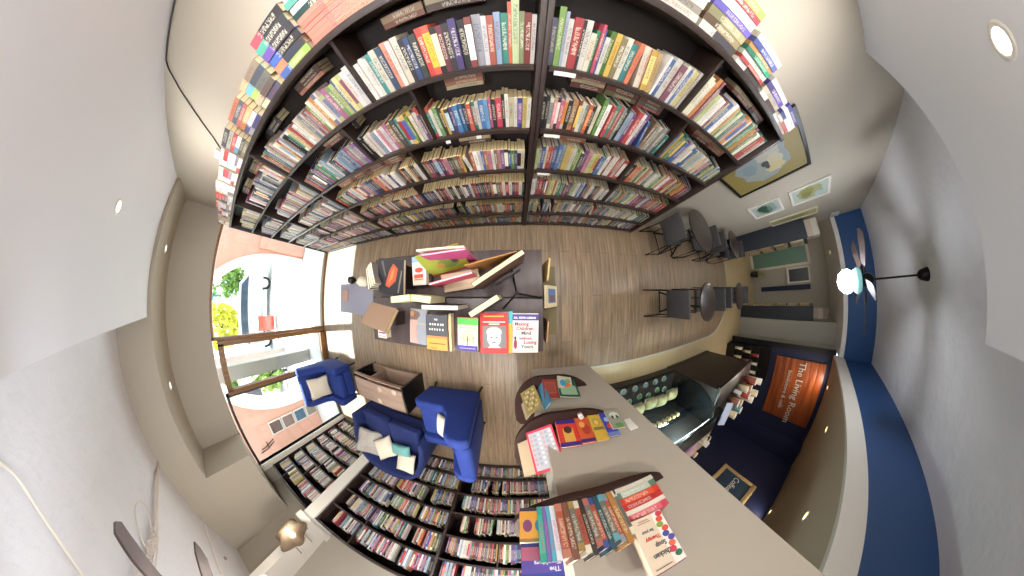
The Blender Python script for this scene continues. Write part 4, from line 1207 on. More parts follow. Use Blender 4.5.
# north side
stand('orange brown cover of an open book standing before the tripod', -.28, .18, .30, .20, .006, radians(14), 'b07a3e', 'b07a3e')
stand('open brown book with cream page block standing by the tripod', -.235, .075, .33, .22, .028, radians(33), '5f4335', 'e0cd9c')
stand('dark photo book leaning behind the brown open book', -.12, .085, .18, .10, .006, radians(32), '4a3d40', '4a3d40')
slab('lime green hardback with red edge, standing open on north side', .30, .22, .012, Matrix.Translation((-.60, .155, ZD + .0005)) @ Matrix.Rotation(radians(12), 4, 'Z') @ Matrix.Rotation(radians(62), 4, 'X'), '9aa33a', cover_back='a33a34', prints=[('r', 0, 0, 1, .08, 'a33a34'), ('e', .6, .45, .25, .2, '6d8a3a'), ('e', .75, .5, .07, .12, '4a2f45'), ('e', .4, .4, .1, .1, 'b58a4a')], group=tg)
stand('pink covered book standing behind the lime green hardback', -.54, .245, .28, .24, .012, radians(4), 'c9588a', 'e6c0cc')
stand('tall cream board book standing rearmost on the north side', -.57, .275, .30, .25, .012, radians(0), 'd9cfae', 'e6dfc8')
stand('thin pink spined picture book standing in front of the green hardback', -.52, .085, .28, .17, .014, radians(13), 'c94f66', 'e8d0cc')
slab('tan picture book opened flat beside the pink spined one', .26, .12, .008, flat_at(-.48, .035, radians(8), ZD + .03, radians(18)), 'b8a184', prints=[('r', .05, .1, .95, .9, 'c4ad90')], group=tg)
slab('pale blue and white cookbook with red pots on its cover', .115, .20, .03, flat_at(-.715, .085, radians(2), ZD + .045, radians(8)), 'dcd8cc', prints=[('r', 0, .8, 1, 1, '8fb3cf'), ('e', .5, .52, .3, .09, 'cf4a3c'), ('r', .12, .25, .8, .38, 'cf4a3c'), ('r', .12, .17, .8, .23, 'c9a04a'), ('p', [(.3, .62), (.7, .62), (.5, .82)], 'eee6c8')], group=tg)
tag(B((0, 0, 0), (.13, .16, .04)).build('book_block', M['bark'], None, loc=(-.72, .10, ZD + .0005)), 'dark riser under the pale blue and white cookbook', 'stand')
slab('black book with glowing orange feather picture on its cover', .25, .25, .025, flat_at(-.99, .035, radians(-8), ZD + .115, radians(12)), '16161c', prints=[('p', [(.30, .25), (.45, .2), (.72, .42), (.80, .75), (.62, .88), (.48, .7)], 'a8482a'), ('p', [(.42, .3), (.62, .5), (.68, .78), (.56, .66)], 'd8703a'), ('p', [(.78, .1), (.84, .1), (.96, .7), (.92, .72)], '6f6a66'), ('p', [(.12, .9), (.3, .5), (.34, .52), (.2, .95)], '5a5048')], group=tg)
tag(B((0, 0, 0), (.18, .17, .11)).build('book_block', M['bark'], None, loc=(-.95, .055, ZD + .0005)), 'dark riser under the black feather book', 'stand')
for k in range(4):
    stand('cream paged paperback fanned at the west end, %s from the feather book' % ORD[k + 1], -1.015 - .026 * k, .245 - .01 * k, .17, .21 - .008 * k, .022, radians(-66 - 2 * k), ['8d877c', 'b9b19c', '6a5a50', '5b4b44'][k], 'd9d0b8')
# bell-shaped ornament
t = thing('bottle_ornament', 'small dark and cream turned ornament with round black top, on table', 'ornament', (-1.24, .12, ZD))
MB().lathe((0, 0, 0), [(0, 0), (.042, 0), (.042, .09), (0, .09)], 24).build('base', mat('maroon_lacquer', '5a2a26', .4), t)
MB().lathe((0, 0, .09), [(.042, 0), (.042, .045), (.022, .075), (.012, .09), (0, .09)], 24).build('body', M['cream'], t, smooth=True)
MB().lathe((0, 0, .177), [(.008, 0), (.022, .015), (.030, .04), (.024, .065), (0, .075)], 24).build('round_top', M['blacko'], t, smooth=True)
# things on the east ledge
slab('cream book with blue and brown picture standing on the table end ledge', .17, .22, .018, frame_mat((0, 1, 0), (-.60, 0, .80), (.345, -.085, .602)), 'd8c9a0', prints=[('r', .2, .18, .85, .85, '5b76a8'), ('r', .25, .3, .55, .7, '7a5a50')], group='books on the ledge at the table end')
stand('tan book leaning upright on the ledge, north end', .215, .11, .16, .26, .014, radians(82), 'a88a50', 'cdb078', z=.6005)
stand('dark brown book leaning upright on the ledge, south end', .215, -.33, .16, .22, .014, radians(86), '6b4630', 'b08a60', z=.6005)

# ------------------------------------------------------------------ rounded wall shelves with books
def rshelf(label, z, th=.03):
    t = thing('wall_shelf', label, 'shelf', (.38, -1.1, z), 0, 'rounded dark shelves on the wall end')
    pts = []
    # front bulge from the right end round the corner to the west face
    for i in range(21):
        a = i / 20
        pts.append((.76 - .40 * a - .38, -.96 + .165 * sin(pi / 2 * min(1, a * 1.15)) ** .75 + 1.1))
    for i in range(1, 21):
        a = radians(90 + 90 * i / 20)
        pts.append((.26 + .27 * cos(a) - .38 + .0, -1.13 + .335 * sin(a) + 1.1))
    pts += [(-.39, -1.25 + 1.1), (-.375, -1.36 + 1.1), (-.33, -1.42 + 1.1), (-.18, -1.42 + 1.1), (-.18, -.96 + 1.1)]
    MB().prism(pts, -th, 0, 'z').build('board', M['shelfw'], t, bevel=.004)
    return t
rshelf('lowest rounded dark shelf wrapping the wall end', .47)
rshelf('middle rounded dark shelf wrapping the wall end, with big pink book', .98)
rshelf('topmost rounded dark shelf wrapping the wall end, holding the long row', 1.51)
sg = 'books on the rounded wall shelves'
def facing(label, x, y, z, w, h, th, rz, cover, lean=12, page='e2d6b8', **k):
    """stands at (x,y,z) = lower left corner seen from the front, cover faces +y turned by rz, leaning back"""
    R = Matrix.Translation((x, y, z)) @ Matrix.Rotation(rz + pi, 4, 'Z') @ Matrix.Rotation(pi / 2 - radians(lean), 4, 'X') @ Matrix.Translation((0, 0, -th))
    return slab(label, w, h, th, R, cover, page, group=sg, **k)
z3 = 1.5105
facing('cream book with colourful brush marks down one side, on the topmost shelf', .545, -.835, 1.655, .145, .19, .03, radians(-8), 'dfccb2', 6,
       prints=[('r', 0, 0, .34, 1, 'f0e9e0')] + [('e', .10 + .16 * ((i * 7) % 5) / 5, .06 + .1 * i, .11, .055, ['c9364a', 'd9503a', '8aa03a', 'd9503a', '3f4f9a', '5a4a9a', 'e06a4a', 'c9364a', '2f6a4a'][i]) for i in range(9)] + [('r', .42, .93, .9, .95, '8a7f70'), ('r', .45, .10, .85, .12, 'b08a80'), ('r', .5, .06, .8, .08, 'b08a80')],
       texts=[('for your', .48, .26, .08, '6a6a78'), ('Therapy', .38, .40, .10, 'c9463e'), ('Soup', .30, .54, .125, '4a4a52'), ('Chicken', .24, .70, .13, '4a4a52')])
facing('purple backed book behind the cream book with brush marks', .56, -.865, 1.655, .15, .195, .02, radians(-8), '7a2f52', 6)
def spinebook(label, x, y, z, w, d, h, c, ink='e8e2d4', band=None, rz=pi, lie=None, page=None):
    mb = MB()
    book_geo(mb, w, d, h, lin(c), lin(ink), page or PAGEW, lin(band) if band else None)
    o = mb.build('book', M['book'])
    if lie: o.matrix_world = Matrix(((0, 0, -1, x), (0, -1, 0, y), (-1, 0, 0, z + w), (0, 0, 0, 1)))
    else: o.matrix_world = Matrix.Translation((x + w, y, z)) @ Matrix.Rotation(rz, 4, 'Z')
    return tag(o, label, 'book', sg)
zz = z3
for k, (c, w, bn, lb) in enumerate((('c9c3b4', .020, None, 'pale cream book, lowest of lying red stack on topmost shelf'), ('5f7f6a', .026, 'b9c4b4', 'grey green book lying second from bottom in the red stack'), ('d0402e', .026, 'd8583a', 'bright orange red book lying in middle of the red stack'), ('b8322e', .024, None, 'deep red book lying fourth from bottom of the red stack'), ('e4dccf', .018, None, 'thin white book lying near the top of the red stack'), ('c8465a', .026, 'd86a74', 'rose red book lying topmost of the red stack'))[::-1][::-1]):
    spinebook(lb, .60, -.815 - .004 * k, zz, w, .13, .205, c, band=bn, lie=True)
    zz += w + .0006
x = .405
cols = [('d9d0ba', .016, 'ivory'), ('a8763c', .022, 'ochre'), ('8a8f96', .018, 'grey'), ('5f9fa6', .022, 'pale teal'), ('2f4f5a', .018, 'dark teal'), ('3f4f8a', .020, 'blue'), ('a8685a', .022, 'dusty red'), ('38332f', .016, 'charcoal'), ('d9d2bf', .020, 'cream'), ('9a8048', .022, 'mustard'), ('7a5040', .022, 'brown'), ('b87a68', .026, 'salmon')]
for k, (c, w, nm) in enumerate(cols):
    x -= w + .001
    spinebook('%s spined book, %s from the red stack, in row on topmost shelf' % (nm, ORD[k + 1]), x, -.815 - .003 * (k % 3), z3, w, .14, .185 + .012 * ((k * 5) % 3), c, ink='33302e' if k in (0, 8) else 'e8dcc0', band=['6f6a60', None, 'a8553f'][k % 3])
for k, (c, w, nm) in enumerate((('e6e6ea', .018, 'white with blue print'), ('58a8c0', .014, 'sky blue'), ('7a6ab0', .014, 'lilac'), ('35a08c', .018, 'sea green'))):
    x -= w + .001
    spinebook('%s spined book at the west end of the topmost shelf row' % nm, x, -.835, z3, w, .14, .20, c, ink='c9466a', band=['dfe3ee', None, None, '3fb09a'][k])
facing('blue book with pink sunset cover at west end of topmost shelf', .155, -.88, z3 + .127, .135, .17, .02, 0, '3344a0', 4,
       prints=[('r', 0, .03, 1, .35, 'b0607a'), ('r', 0, .35, 1, .6, '5a4aa0'), ('r', 0, 0, 1, .08, '2a2f6a'), ('e', .45, .95, .32, .1, '9a94b8'), ('e', .08, .93, .1, .07, 'd8764a'), ('r', .1, .86, .9, .88, '8f95d0')],
       texts=[('The', .08, .50, .13, 'dcd8ee'), ('Teachings', .05, .36, .13, 'dcd8ee')])
facing('orange book with two round portraits standing below the blue one', .115, -.84, z3, .10, .115, .012, 0, 'd79a3a', 8, prints=[('r', .0, .0, 1, .12, '2f2a3a'), ('e', .28, .6, .17, .2, '3f7f9a'), ('e', .72, .6, .17, .2, '7a3f6a')])
facing('white card with small sand coloured picture beside the orange book', .168, -.835, z3, .07, .12, .008, 0, 'd9d3c4', 6, prints=[('r', .45, .35, .95, .9, 'a88f6a')])
facing('plain brown box-like book below the blue sunset cover', .165, -.86, z3, .15, .125, .055, 0, 'a07a52', 0)
# middle shelf
z2 = .9805
facing('large bright pink book with silver patterned cover on the middle shelf', .24, -.88, z2 + .005, .19, .28, .028, radians(25), 'e0405a', 26, prints=[('r', .07, .06, .93, .94, 'c6c8cc')] + [('e', .15 + .14 * (i % 6), .14 + .11 * (i // 6), .05, .035, ['e8e8ec', 'a8b4bc', 'd0a8ac'][i % 3]) for i in range(42)])
facing('cream folder standing behind the large pink book', .15, -.99, z2, .17, .24, .03, radians(35), 'd6bf9a', 18)
for k, (x_, w_, h_, c, pr, lb) in enumerate((
    (.375, .125, .15, 'cf3a2e', [('r', 0, 0, 1, .16, '3a2a78'), ('r', 0, .86, 1, 1, '3a2a78'), ('r', .25, .35, .75, .85, 'd8a44a'), ('e', .5, .4, .2, .14, '4a2f2a')], 'red book with purple bands and yellow centre on the middle shelf'),
    (.462, .09, .15, 'c9562e', [('e', .4, .5, .3, .2, 'a83a2a'), ('r', 0, .85, 1, .97, '2f2a6a'), ('e', .6, .3, .2, .12, 'e0a050')], 'orange book between the red one and the yellow one'),
    (.548, .085, .155, 'c9a23a', [('r', .08, .5, .9, .62, '7a6a3a'), ('e', .5, .3, .3, .16, 'a89048'), ('e', .5, .32, .16, .1, 'd8b85a')], 'mustard yellow book with a figure, middle shelf'),
    (.625, .080, .15, '2f3f9a', [('e', .45, .6, .35, .12, 'c9402e'), ('e', .6, .32, .2, .1, '9ab0d8'), ('r', 0, .85, 1, 1, '6a7ab0')], 'blue book with a red shape on the middle shelf'),
    (.70, .11, .12, '8f9482', [('e', .5, .3, .35, .18, 'c9c9bc'), ('e', .35, .4, .09, .1, '2f2f2c'), ('e', .68, .4, .09, .1, '2f2f2c'), ('e', .5, .85, .3, .12, '5f8a4a')], 'grey green book with an owl-like face at right end of middle shelf'))):
    facing(lb, x_ * 1.09 - .0, -.868, z2, w_ * 1.12, h_ * 1.28, .02, radians(-3 - 2 * k), c, 12, prints=pr)
t = thing('small_jar', 'tiny white lidded jar on the middle rounded shelf', 'jar', (.44, -.825, z2))
MB().lathe((0, 0, 0), [(0, 0), (.016, 0), (.017, .035), (0, .035)], 18).build('body', M['plastic'], t, smooth=True)
MB().cyl((0, 0, .0355), .014, .008, 18).build('lid', M['white'], t)
# lowest shelf
z1 = .4705
facing('ochre patterned book leaning at west end of the lowest shelf', .18, -.885, z1, .17, .25, .015, radians(38), 'a08a50', 22, prints=[('e', .2 + .15 * (i % 5), .15 + .17 * (i // 5), .06, .05, ['c9b88a', '7a6a42', 'd8cda8'][i % 3]) for i in range(25)])
facing('tan booklet standing behind the ochre patterned book', .12, -1.02, z1, .13, .20, .01, radians(60), 'c0a888', 12)
facing('pale blue slim book standing edge-on on the lowest shelf', .26, -.86, z1, .12, .28, .02, radians(62), '4f8fb0', 6, page='b8cdd6')
facing('brick red book with a framed cover drawing, lowest shelf', .40, -.835, z1, .14, .21, .018, radians(-4), '8f3a30', 22, prints=[('r', .14, .18, .86, .78, 'a85a48'), ('r', .2, .24, .8, .72, '96483c')])
facing('white book with orange and blue fish picture on the lowest shelf', .56, -.83, z1 + .005, .15, .16, .012, radians(-14), 'b8b49c', 30, prints=[('e', .35, .6, .25, .2, 'c9643a'), ('e', .65, .45, .22, .22, '3a8ab0'), ('e', .3, .3, .2, .15, '7a9a5a')])
facing('dark green book under the fish picture book', .60, -.86, z1, .20, .22, .02, radians(-10), '1f4f48', 16, prints=[('r', .1, .4, .9, .9, '8fae8a')])

# ------------------------------------------------------------------ bistro tables and chairs
def bistro(label, x, y, r, lamp_c='dark'):
    t = thing('bistro_table', label, 'table', (x, y, 0), 0, 'round bistro tables')
    MB().cyl((0, 0, .725), r, .025, 40).build('tabletop', mat('bistro_top', '2e2420', .3, coat=.4) if 'bistro_top' not in bpy.data.materials else bpy.data.materials['bistro_top'], t, bevel=.006)
    for k in range(4):
        a = pi / 4 + k * pi / 2
        MB().tube([(.09 * cos(a), .09 * sin(a), .725), (.07 * cos(a), .07 * sin(a), .3), (r * .9 * cos(a), r * .9 * sin(a), .012)], .013, 8).build('leg', M['metal'], t)
    MB().cyl((0, 0, .33), .075, .015, 20).build('collar', M['metal'], t)
    return t
def cafe_chair(label, x, y, rz):
    t = thing('cafe_chair', label, 'chair', (x, y, 0), rz, 'grey chairs at the bistro tables')
    MB().box((-.19, -.17, .41), (.19, .17, .46)).build('seat', M['grey'], t, bevel=.02)
    MB().prism([(-.21, .45), (-.175, .45), (-.19, .76), (-.225, .76)], -.17, .17, 'y').build('backrest', M['grey'], t, bevel=.014)
    for s in (-1, 1):
        MB().tube([(-.17, s * .17, .44), (-.19, s * .20, .012), (.20, s * .20, .012), (.16, s * .17, .44)], .009, 8).build('sled_leg', M['metal'], t)
    MB().tube([(.19, -.20, .012), (.19, .20, .012)], .008, 8).build('cross_bar', M['metal'], t)
    return t
ctab = [(2.60, .84, .31, 'dark round bistro table beside the right end of the bookcase'), (4.10, .83, .27, 'dark round bistro table farther along the picture wall'),
        (2.50, -.14, .25, 'round bistro table with lamp reflection in the middle of floor'), (4.02, -.12, .24, 'farthest round bistro table near the tile threshold')]
c0 = None
where = ['bookcase-side table', 'far table by the picture wall', 'near table in mid floor', 'far table near the tile threshold']
for i, (x, y, r, lb) in enumerate(ctab):
    bistro(lb, x, y, r)
    for s in (-1, 1):
        lab = 'dark grey cafe chair on the %s side of the %s' % ('west' if s < 0 else 'east', where[i])
        px, rz = x + s * (.34 if s < 0 else .42), (0 if s < 0 else pi) + (.12 if i == 0 else 0)
        if c0 is None: c0 = cafe_chair(lab, px, y, rz)
        else: dup(c0, (px, y, 0), rz, lab)

# ------------------------------------------------------------------ pictures on the north wall
def picture(label, x0, x1, z0, z1, fw, fm, prints, y=YN, base='c9c3a8', sx=1):
    t = thing('framed_picture', label, 'picture', ((x0 + x1) / 2, y, (z0 + z1) / 2), 0, 'framed pictures')
    w, h = (x1 - x0) / 2, (z1 - z0) / 2
    m = MB()
    m.box((-w, -.025, -h), (w, -.001, -h + fw)).box((-w, -.025, h - fw), (w, -.001, h)).box((-w, -.025, -h + fw), (-w + fw, -.001, h - fw)).box((w - fw, -.025, -h + fw), (w, -.001, h - fw))
    m.build('frame', fm, t)
    m = MB().box((-w + fw, -.012, -h + fw), (w - fw, -.002, h - fw), lin(base))
    for k, (cx, cz, rx, rz_, c) in enumerate(prints):
        yy = -.0125 - .0002 * k
        m.quad([((cx + rx * cos(2 * pi * i / 18) * (1 + .15 * sin(3 * i + k))) * (w - fw), yy, (cz + rz_ * sin(2 * pi * i / 18) * (1 + .12 * cos(2 * i + k))) * (h - fw)) for i in range(18)], lin(c))
    m.build('print', M['flat'], t)
    return t
picture('large dark framed map-like print on ochre mat, right of the bookcase', 1.90, 2.97, 1.29, 2.20, .035, M['blacko'],
        [(0, 0, .75, .68, '8f9a9c'), (-.3, .2, .3, .3, 'b4b4a8'), (.3, -.2, .35, .35, '9aa09a'), (.1, .3, .3, .2, 'c4bda4'), (.0, -.35, .25, .18, '7f929c'), (.35, .25, .2, .25, 'c9b98a'), (.05, .05, .12, .1, '3a3a3c'), (.2, .08, .1, .06, '3f3e40')], base='8f7f45')
picture('lower white framed picture of dark green trees', 3.54, 4.20, 1.23, 1.73, .035, M['white'], [(0, 0, .9, .75, '8a9a90'), (-.2, -.2, .5, .4, '2f4f40'), (.25, 0, .4, .4, '3d5f4c'), (0, .2, .5, .15, '6a8474')], base='aeb8b0')
picture('upper white framed picture of olive hills', 3.54, 4.20, 1.86, 2.42, .035, M['white'], [(0, 0, .85, .75, '9a9a74'), (-.25, -.15, .45, .4, '8a8448'), (.2, -.2, .4, .3, '74743f'), (.5, .5, .3, .25, 'a9b8b8')], base='b0bab4')
picture('pale wide painting partly behind the dark shelf unit', 4.72, 5.08, 1.38, 2.25, .02, mat('pale_frame', 'cfc8a8', .5), [(0, 0, .8, .7, 'a39c70'), (.2, .2, .4, .3, '8a8558'), (-.1, -.1, .05, .6, '6a6448')], base='aaa47c')
tag(B((5.55, YN - .02, 2.52), (5.80, YN, 2.66)).build('wall_sign_plate', M['plastic'], bevel=.004), 'pale plate high on the wall beside the blue fascia', 'plate')

# dark shelf units beyond, one each side of the passage
def shelf_unit(label, x0, x1, y0, y1, face):
    t = thing('shelf_unit', label, 'shelf', ((x0 + x1) / 2, (y0 + y1) / 2, 0), 0, 'dark shelf units at the back room')
    w, d = (x1 - x0) / 2, (y1 - y0) / 2
    nm = mat('navy_black_laminate', '20242f', .5) if 'navy_black_laminate' not in bpy.data.materials else bpy.data.materials['navy_black_laminate']
    for s in (-1, 1): B((s * w - .012, -d, 0), (s * w + .012, d, 1.97)).build('side_panel', nm, t)
    B((-w, -face * d - .006, 0), (w, -face * d + .006, 1.97)).build('back_panel', nm, t)
    for k in range(7): B((-w, -d, .06 + k * .315 - .02), (w, d, .06 + k * .315)).build('shelf', nm, t)
    m = MB()
    rnd = random.Random(3)
    for k in range(6):
        x = -w + .02
        while x < w - .05:
            ww = rnd.uniform(.02, .05)
            y_a, y_b = (-d + .05, d + .02) if face > 0 else (-d - .02, d - .05)
            m.box((x, y_a, .06 + k * .315), (x + ww - .002, y_b, .06 + k * .315 + rnd.uniform(.18, .26)), lin(rnd.choice(['b9a67c', 'a8906a', '9a6a58', 'c9bda0', '8a8a70'])))
            x += ww
    o = m.build('tape_row', M['flat'], t)
    o['kind'] = 'stuff'
    return t
shelf_unit('dark shelf unit with cream boxes against the north wall, side towards room', 5.10, 5.80, .80, 1.22, -1)
shelf_unit('dark shelf unit against the grey partition wall in the back room', 6.96, 7.9, -.84, -.50, 1)
for nm_, x0, y0, w, d, z, n_, lb in (('paper_box', 5.12, .82, .3, .3, 1.97, 2, 'north shelf unit'), ('paper_box', 6.98, -.80, .3, .24, 1.97, 3, 'partition shelf unit')):
    zz = z
    for k in range(n_):
        tag(B((x0 + .01 * k, y0, zz + .0005), (x0 + w, y0 + d, zz + .11)).build(nm_, mat('carton_%d' % k, ['b9a796', 'c4bdb0', 'a08f84'][k], .8) if 'carton_%d' % k not in bpy.data.materials else bpy.data.materials['carton_%d' % k]), '%s carton from the bottom on top of the %s' % (ORD[k + 1], lb), 'box', 'cartons on the shelf units')
        zz += .1105
t = thing('potted_plant', 'small yellow green plant beside the sea green door', 'plant', (8.75, .50, 0))
MB().lathe((0, 0, 0), [(0, 0), (.09, 0), (.12, .25), (0, .25)], 20).build('pot', M['blacko'], t, smooth=True)
m = MB()
rnd = random.Random(2)
for i in range(60):
    a = rnd.uniform(0, 2 * pi); r = rnd.uniform(.05, .2); z = rnd.uniform(.28, .6)
    m.quad([(.02 * cos(a), .02 * sin(a), .25), (r * cos(a) - .03, r * sin(a), z - .03), (r * cos(a) * 1.2, r * sin(a) * 1.2, z), (r * cos(a) + .03, r * sin(a), z - .05)])
m.build('leaves', M['leafy'], t)

# ------------------------------------------------------------------ cafe counter
t = thing('display_case', 'curved glass pastry display case with lit shelves, beside the wall end', 'display case', (1.92, -1.62, 0))
W2 = .80
MB().box((-W2, -.30, 0), (W2, .26, .18)).build('base', M['blacko'], t, bevel=.01)
MB().box((-W2, .24, .02), (W2, .285, .14)).build('kick_trim', M['blacko'], t)
prof = [(.28, .18), (.27, .45), (.22, .68), (.12, .86), (-.02, .99), (-.10, 1.03)]
m = MB()
for (a, b), (c, d) in zip(prof, prof[1:]):
    m.quad([(-W2, a, b), (W2, a, b), (W2, c, d), (-W2, c, d)])
m.build('curved_glass', M['caseglass'], t, smooth=True)
for s in (-1, 1):
    m = MB()
    m.prism([(a, b) for a, b in prof] + [(-.30, 1.03), (-.30, .18)], s * W2 - .004, s * W2 + .004, 'x')
    m.build('end_glass', M['caseglass'], t)
    fr_ = MB().tube([(s * W2, a, b) for a, b in prof] + [(s * W2, -.30, 1.04)], .014, 8)
    fr_.build('end_rail', M['blacko'], t)
MB().box((-W2, -.32, .18), (W2, -.29, 1.03)).build('rear_panel', M['cable'], t)
MB().box((-W2 + .02, -.28, .180), (W2 - .02, .24, .1805)).build('deck', M['cable'], t)
MB().box((-W2 - .01, -.34, 1.03), (W2 + .01, -.10, 1.07)).build('top_cap', M['blacko'], t, bevel=.008)
for z, dd in ((.42, .18), (.66, .10)):
    MB().box((-W2 + .02, -.28, z - .008), (W2 - .02, dd, z)).build('glass_shelf', M['caseglass'], t)
lt = MB().tube([(-W2 + .05, -.16, .985), (W2 - .05, -.16, .985)], .006).build('light_tube', M['glowdim'], t)
for xx in (-.45, .25): lamp('case_light', 'POINT', (xx, -.05, .90), 12, (.85, 1, .95), .03, None, t)
def pastry(kind, x, y, z, lb, grp):
    t = thing(kind, lb, 'food', (x, y, z), 0, grp)
    if kind == 'muffin':
        MB().lathe((0, 0, 0), [(0, 0), (.024, 0), (.032, .035)], 12).build('paper_cup', M['beige'], t)
        MB().lathe((0, 0, .033), [(.034, 0), (.036, .012), (.02, .03), (0, .034)], 12).build('crown', mat_c('b9a06a'), t, smooth=True)
    elif kind == 'wrapped_pastry':
        m = pillow_mesh(.21, .17, .12, 6); m.T = Matrix.Identity(4)
        o = m.build('bread', mat_c('d9c08a'), t, smooth=True); o.location = (0, 0, .05)
        MB().box((-.085, -.06, 0), (.085, .06, .006)).build('tray_paper', M['plastic'], t)
    else:
        MB().cyl((0, 0, 0), .05, .008, 20).build('plate', M['plastic'], t)
        MB().lathe((0, 0, .0085), [(.04, 0), (.042, .018), (.03, .028), (0, .028)], 16).build('cake', mat_c('8fae6a' if kind == 'green_tart' else '9ab8b4'), t, smooth=True)
    return t
for k in range(7): pastry('green_tart', 1.30 + .20 * k, -1.62 + .04 * (k % 2), .181, 'tart on case floor, %s from the wall end' % ORD[k + 1], 'tarts on the case floor')
for k in range(6): pastry('iced_cake', 1.32 + .22 * k, -1.40, .181, 'small iced cake at the front of the case, %s from wall end' % ORD[k + 1], 'iced cakes at the front of the case')
for k in range(5): pastry('wrapped_pastry', 1.38 + .23 * k, -1.50 - .03 * (k % 2), .421, 'bread roll on the middle glass shelf, %s from wall end' % ORD[k + 1], 'bread rolls on the middle glass shelf')
for k in range(8): pastry('muffin', 1.55 + .095 * k, -1.68, .661, 'small muffin on the upper glass shelf, %s from wall end' % ORD[k + 1], 'muffins on the upper glass shelf')

t = thing('service_counter', 'dark brown panelled cafe service counter right of the display case', 'counter', (3.52, -1.62, 0))
MB().box((-.79, -.28, 0), (.79, .28, .94)).build('body', grain_mat('counter_panel_wood', '2e2019', '1a110d', 'X', .45, 6), t)
MB().box((-.80, -.32, .94), (.82, .32, .985)).build('counter_top', M['blacko'], t, bevel=.005)
MB().box((-.79, .24, .0), (.79, .29, .06)).build('kick_board', M['blacko'], t)
t = thing('tablet_stand', 'pale tablet register tilted on the counter beside the display case', 'tablet', (2.86, -1.70, .985), -.2)
MB().prism([(-.06, 0), (.06, 0), (.02, .12), (.0, .12)], -.04, .04, 'y').build('foot', M['blacko'], t)
m = MB(); m.T = Matrix.Translation((0, 0, .14)) @ Matrix.Rotation(radians(-25), 4, 'Y')
m.box((-.06, -.17, -.010), (.06, .17, .010)); m.build('screen', mat('pale_screen', 'a8adc0', .3, emit=('a8b0d0', .25)), t)
def cup(x, y, z, c, lb, r=.04, h=.1, name='counter_jar'):
    t = thing(name, lb, 'cup', (x, y, z), 0, 'cups and jars on the counters')
    MB().lathe((0, 0, 0), [(0, 0), (r * .75, 0), (r, h), (r * .92, h), (r * .7, .006), (0, .006)], 16).build('body', mat_c(c), t, smooth=True)
    MB().cyl((0, 0, h * .98), r * 1.03, .006, 16).build('lid', M['plastic'], t)
    return t
for k, (x, y, c, lb) in enumerate(((3.55, -1.80, 'c9a26a', 'amber jar standing midway on the service counter'), (3.72, -1.72, 'b0403a', 'red tin on the service counter'), (3.85, -1.82, 'e0d8c4', 'white cup on the service counter near its east end'),
                                   (4.0, -1.70, 'c98a4a', 'orange jar near the east end of the service counter'), (3.40, -1.84, '5f8f98', 'teal tin on the counter next to the tablet'), (4.15, -1.82, 'd9c9a0', 'cream jar at the far east end of the service counter'),
                                   (3.3, -1.7, '8f5a44', 'brown pot on the service counter near the tablet'), (3.15, -1.82, 'c9b88f', 'straw coloured jar behind the tablet on the service counter'), (4.22, -1.62, 'e6dcc6', 'white jar at the front east corner of service counter'), (3.66, -1.60, 'd8c8a8', 'cream cup at the front middle of service counter'), (3.98, -1.55, '9a4a3a', 'brick coloured tin at the front edge of service counter'))):
    cup(x, y, .9855, c, lb, .06, .17 + .05 * (k % 3))
t = thing('napkin_holder', 'white caddy of napkins and sugar on the service counter', 'caddy', (3.42, -1.60, .9855), .2)
MB().box((-.06, -.025, 0), (.06, .025, .02)).box((-.06, -.025, 0), (-.055, .025, .1)).box((.055, -.025, 0), (.06, .025, .1)).build('rack', M['chrome'], t)
MB().box((-.05, -.02, .021), (.05, .02, .13)).build('napkins', M['plastic'], t)
# black stand with goods against the sign wall
t = thing('merchandise_rack', 'black stepped rack of goods below the wooden sign', 'rack', (5.79, -1.85, 0))
for k in range(4):
    MB().box((-.06 + .1 * k, -.42, 0), (-.06 + .1 * k + .08, .42, .22 + .2 * k)).build('step', M['blacko'], t)
MB().box((.30, -.42, 0), (.40, .42, 1.1)).build('back_panel', M['blacko'], t)
for k in range(9):
    xx, yy, zz = 5.77 + .1 * (k % 3), -1.52 - .075 * k, .22 + .2 * (k % 3)
    cup(xx + .03, yy, zz + .0005, ['e0d8c4', 'c9b08a', 'b0403a', 'd8cfa8', '9a4a5a', 'e6e0d0', 'c9c06a', 'b98a5a', 'e8dcc8'][k], '%s bag or jar from the north on the black rack, %s step' % (ORD[k + 1], ['lower', 'middle', 'upper'][k % 3]), .04, .19, 'goods_jar')
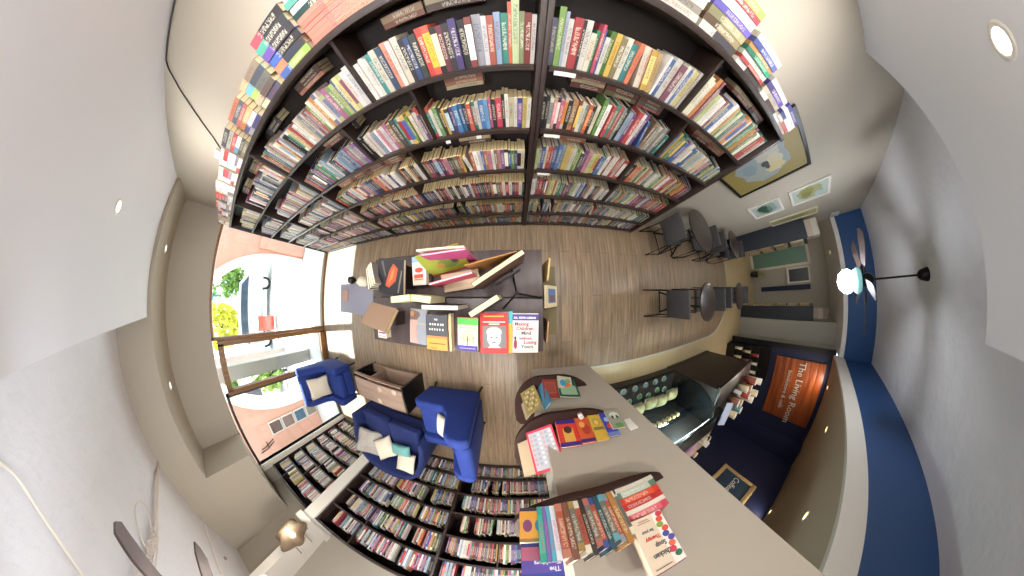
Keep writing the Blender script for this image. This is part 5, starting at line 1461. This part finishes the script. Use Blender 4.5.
# back prep counter behind the case
t = thing('prep_counter', 'beige prep counter behind the display case', 'counter', (2.35, -2.42, 0))
MB().box((-.98, -.30, 0), (.98, .28, .86)).build('cabinet', M['navy'], t)
MB().box((-1.0, -.31, .86), (1.0, .31, .90)).build('worktop', M['beige'], t, bevel=.004)
t = thing('serving_tray', 'black tray with a pink wrapped parcel on the prep counter', 'tray', (2.45, -2.32, .90), .6)
MB().box((-.22, -.14, 0), (.22, .14, .012)).box((-.22, -.14, 0), (.22, -.13, .04)).box((-.22, .13, 0), (.22, .14, .04)).build('tray', M['blacko'], t)
tag(pillow_mesh(.42, .22, .13, 8).build('wrapped_parcel', mat('mauve_wrap', 'b08aa0', .4), None, loc=(2.45, -2.32, .985), smooth=True, rot=(0, 0, .6)), 'pale mauve wrapped parcel lying on the black tray', 'parcel')
t = thing('tape_dispenser', 'white square handled dispenser at east end of prep counter', 'dispenser', (2.95, -2.35, .9005), .9)
MB().box((-.08, -.05, 0), (.02, .05, .16)).build('body', M['plastic'], t, bevel=.01)
MB().tube([(.02, 0, .03), (.10, 0, .03), (.10, 0, .13), (.02, 0, .13)], .012).build('handle', M['plastic'], t)
for k, (x, y, c) in enumerate(((2.02, -2.22, '4a3a34'), (2.15, -2.40, 'b98a5a'), (2.30, -2.56, 'c9a878'), (2.50, -2.62, '8a3a34'), (2.72, -2.50, 'c9a040'), (2.80, -2.22, 'd9cba8'))):
    cup(x, y, .9005, c, '%s container along the prep counter from the wall end' % ORD[k + 1], .05, .13, 'container')
# wooden sign with raised lettering
t = thing('wooden_sign', 'large orange stained board sign with pale lettering on the navy wall', 'sign', (6.20, -2.34, 1.79))
m = MB()
for k in range(7):
    z0 = -.55 + k * .157
    m.box((-.03, -.73, z0 + .003), (-.001, .73, z0 + .154))
m.build('boards', M['orangewood'], t, bevel=.004)
FM = lambda y, z: frame_mat((0, -1, 0), (0, 0, 1), (-.032, y, z))
text('letters', 'The Living Room', .215, M['letter'], t, FM(.69, .0), .006)
text('small_letters', 'bookstore & caf\u00e9', .135, M['letter'], t, FM(.45, -.22), .005)
lamp('sign_spot', 'SPOT', (-.55, .35, .56), 26, WARM, .05, (0, radians(35), 0), t, radians(95))
t = thing('framed_picture', 'gilt framed dark blue picture with white script on the navy wall', 'picture', (4.08, -3.82, 1.62), pi, 'framed pictures')
w, h = .46, .40
MB().box((-w, -.04, -h), (w, -.001, -h + .09)).box((-w, -.04, h - .09), (w, -.001, h)).box((-w, -.04, -h + .09), (-w + .09, -.001, h - .09)).box((w - .09, -.04, -h + .09), (w, -.001, h - .09)).build('frame', M['gold'], t, bevel=.01)
B((-w + .09, -.02, -h + .09), (w - .09, -.005, h - .09)).build('print', mat('dark_blue_print', '2f4a5f', .5, noise=(6, .2)), t)
text('script', 'Coffee', .17, M['plastic'], t, frame_mat((1, 0, 0), (0, 0, 1), (-.33, -.022, -.05)), .001)
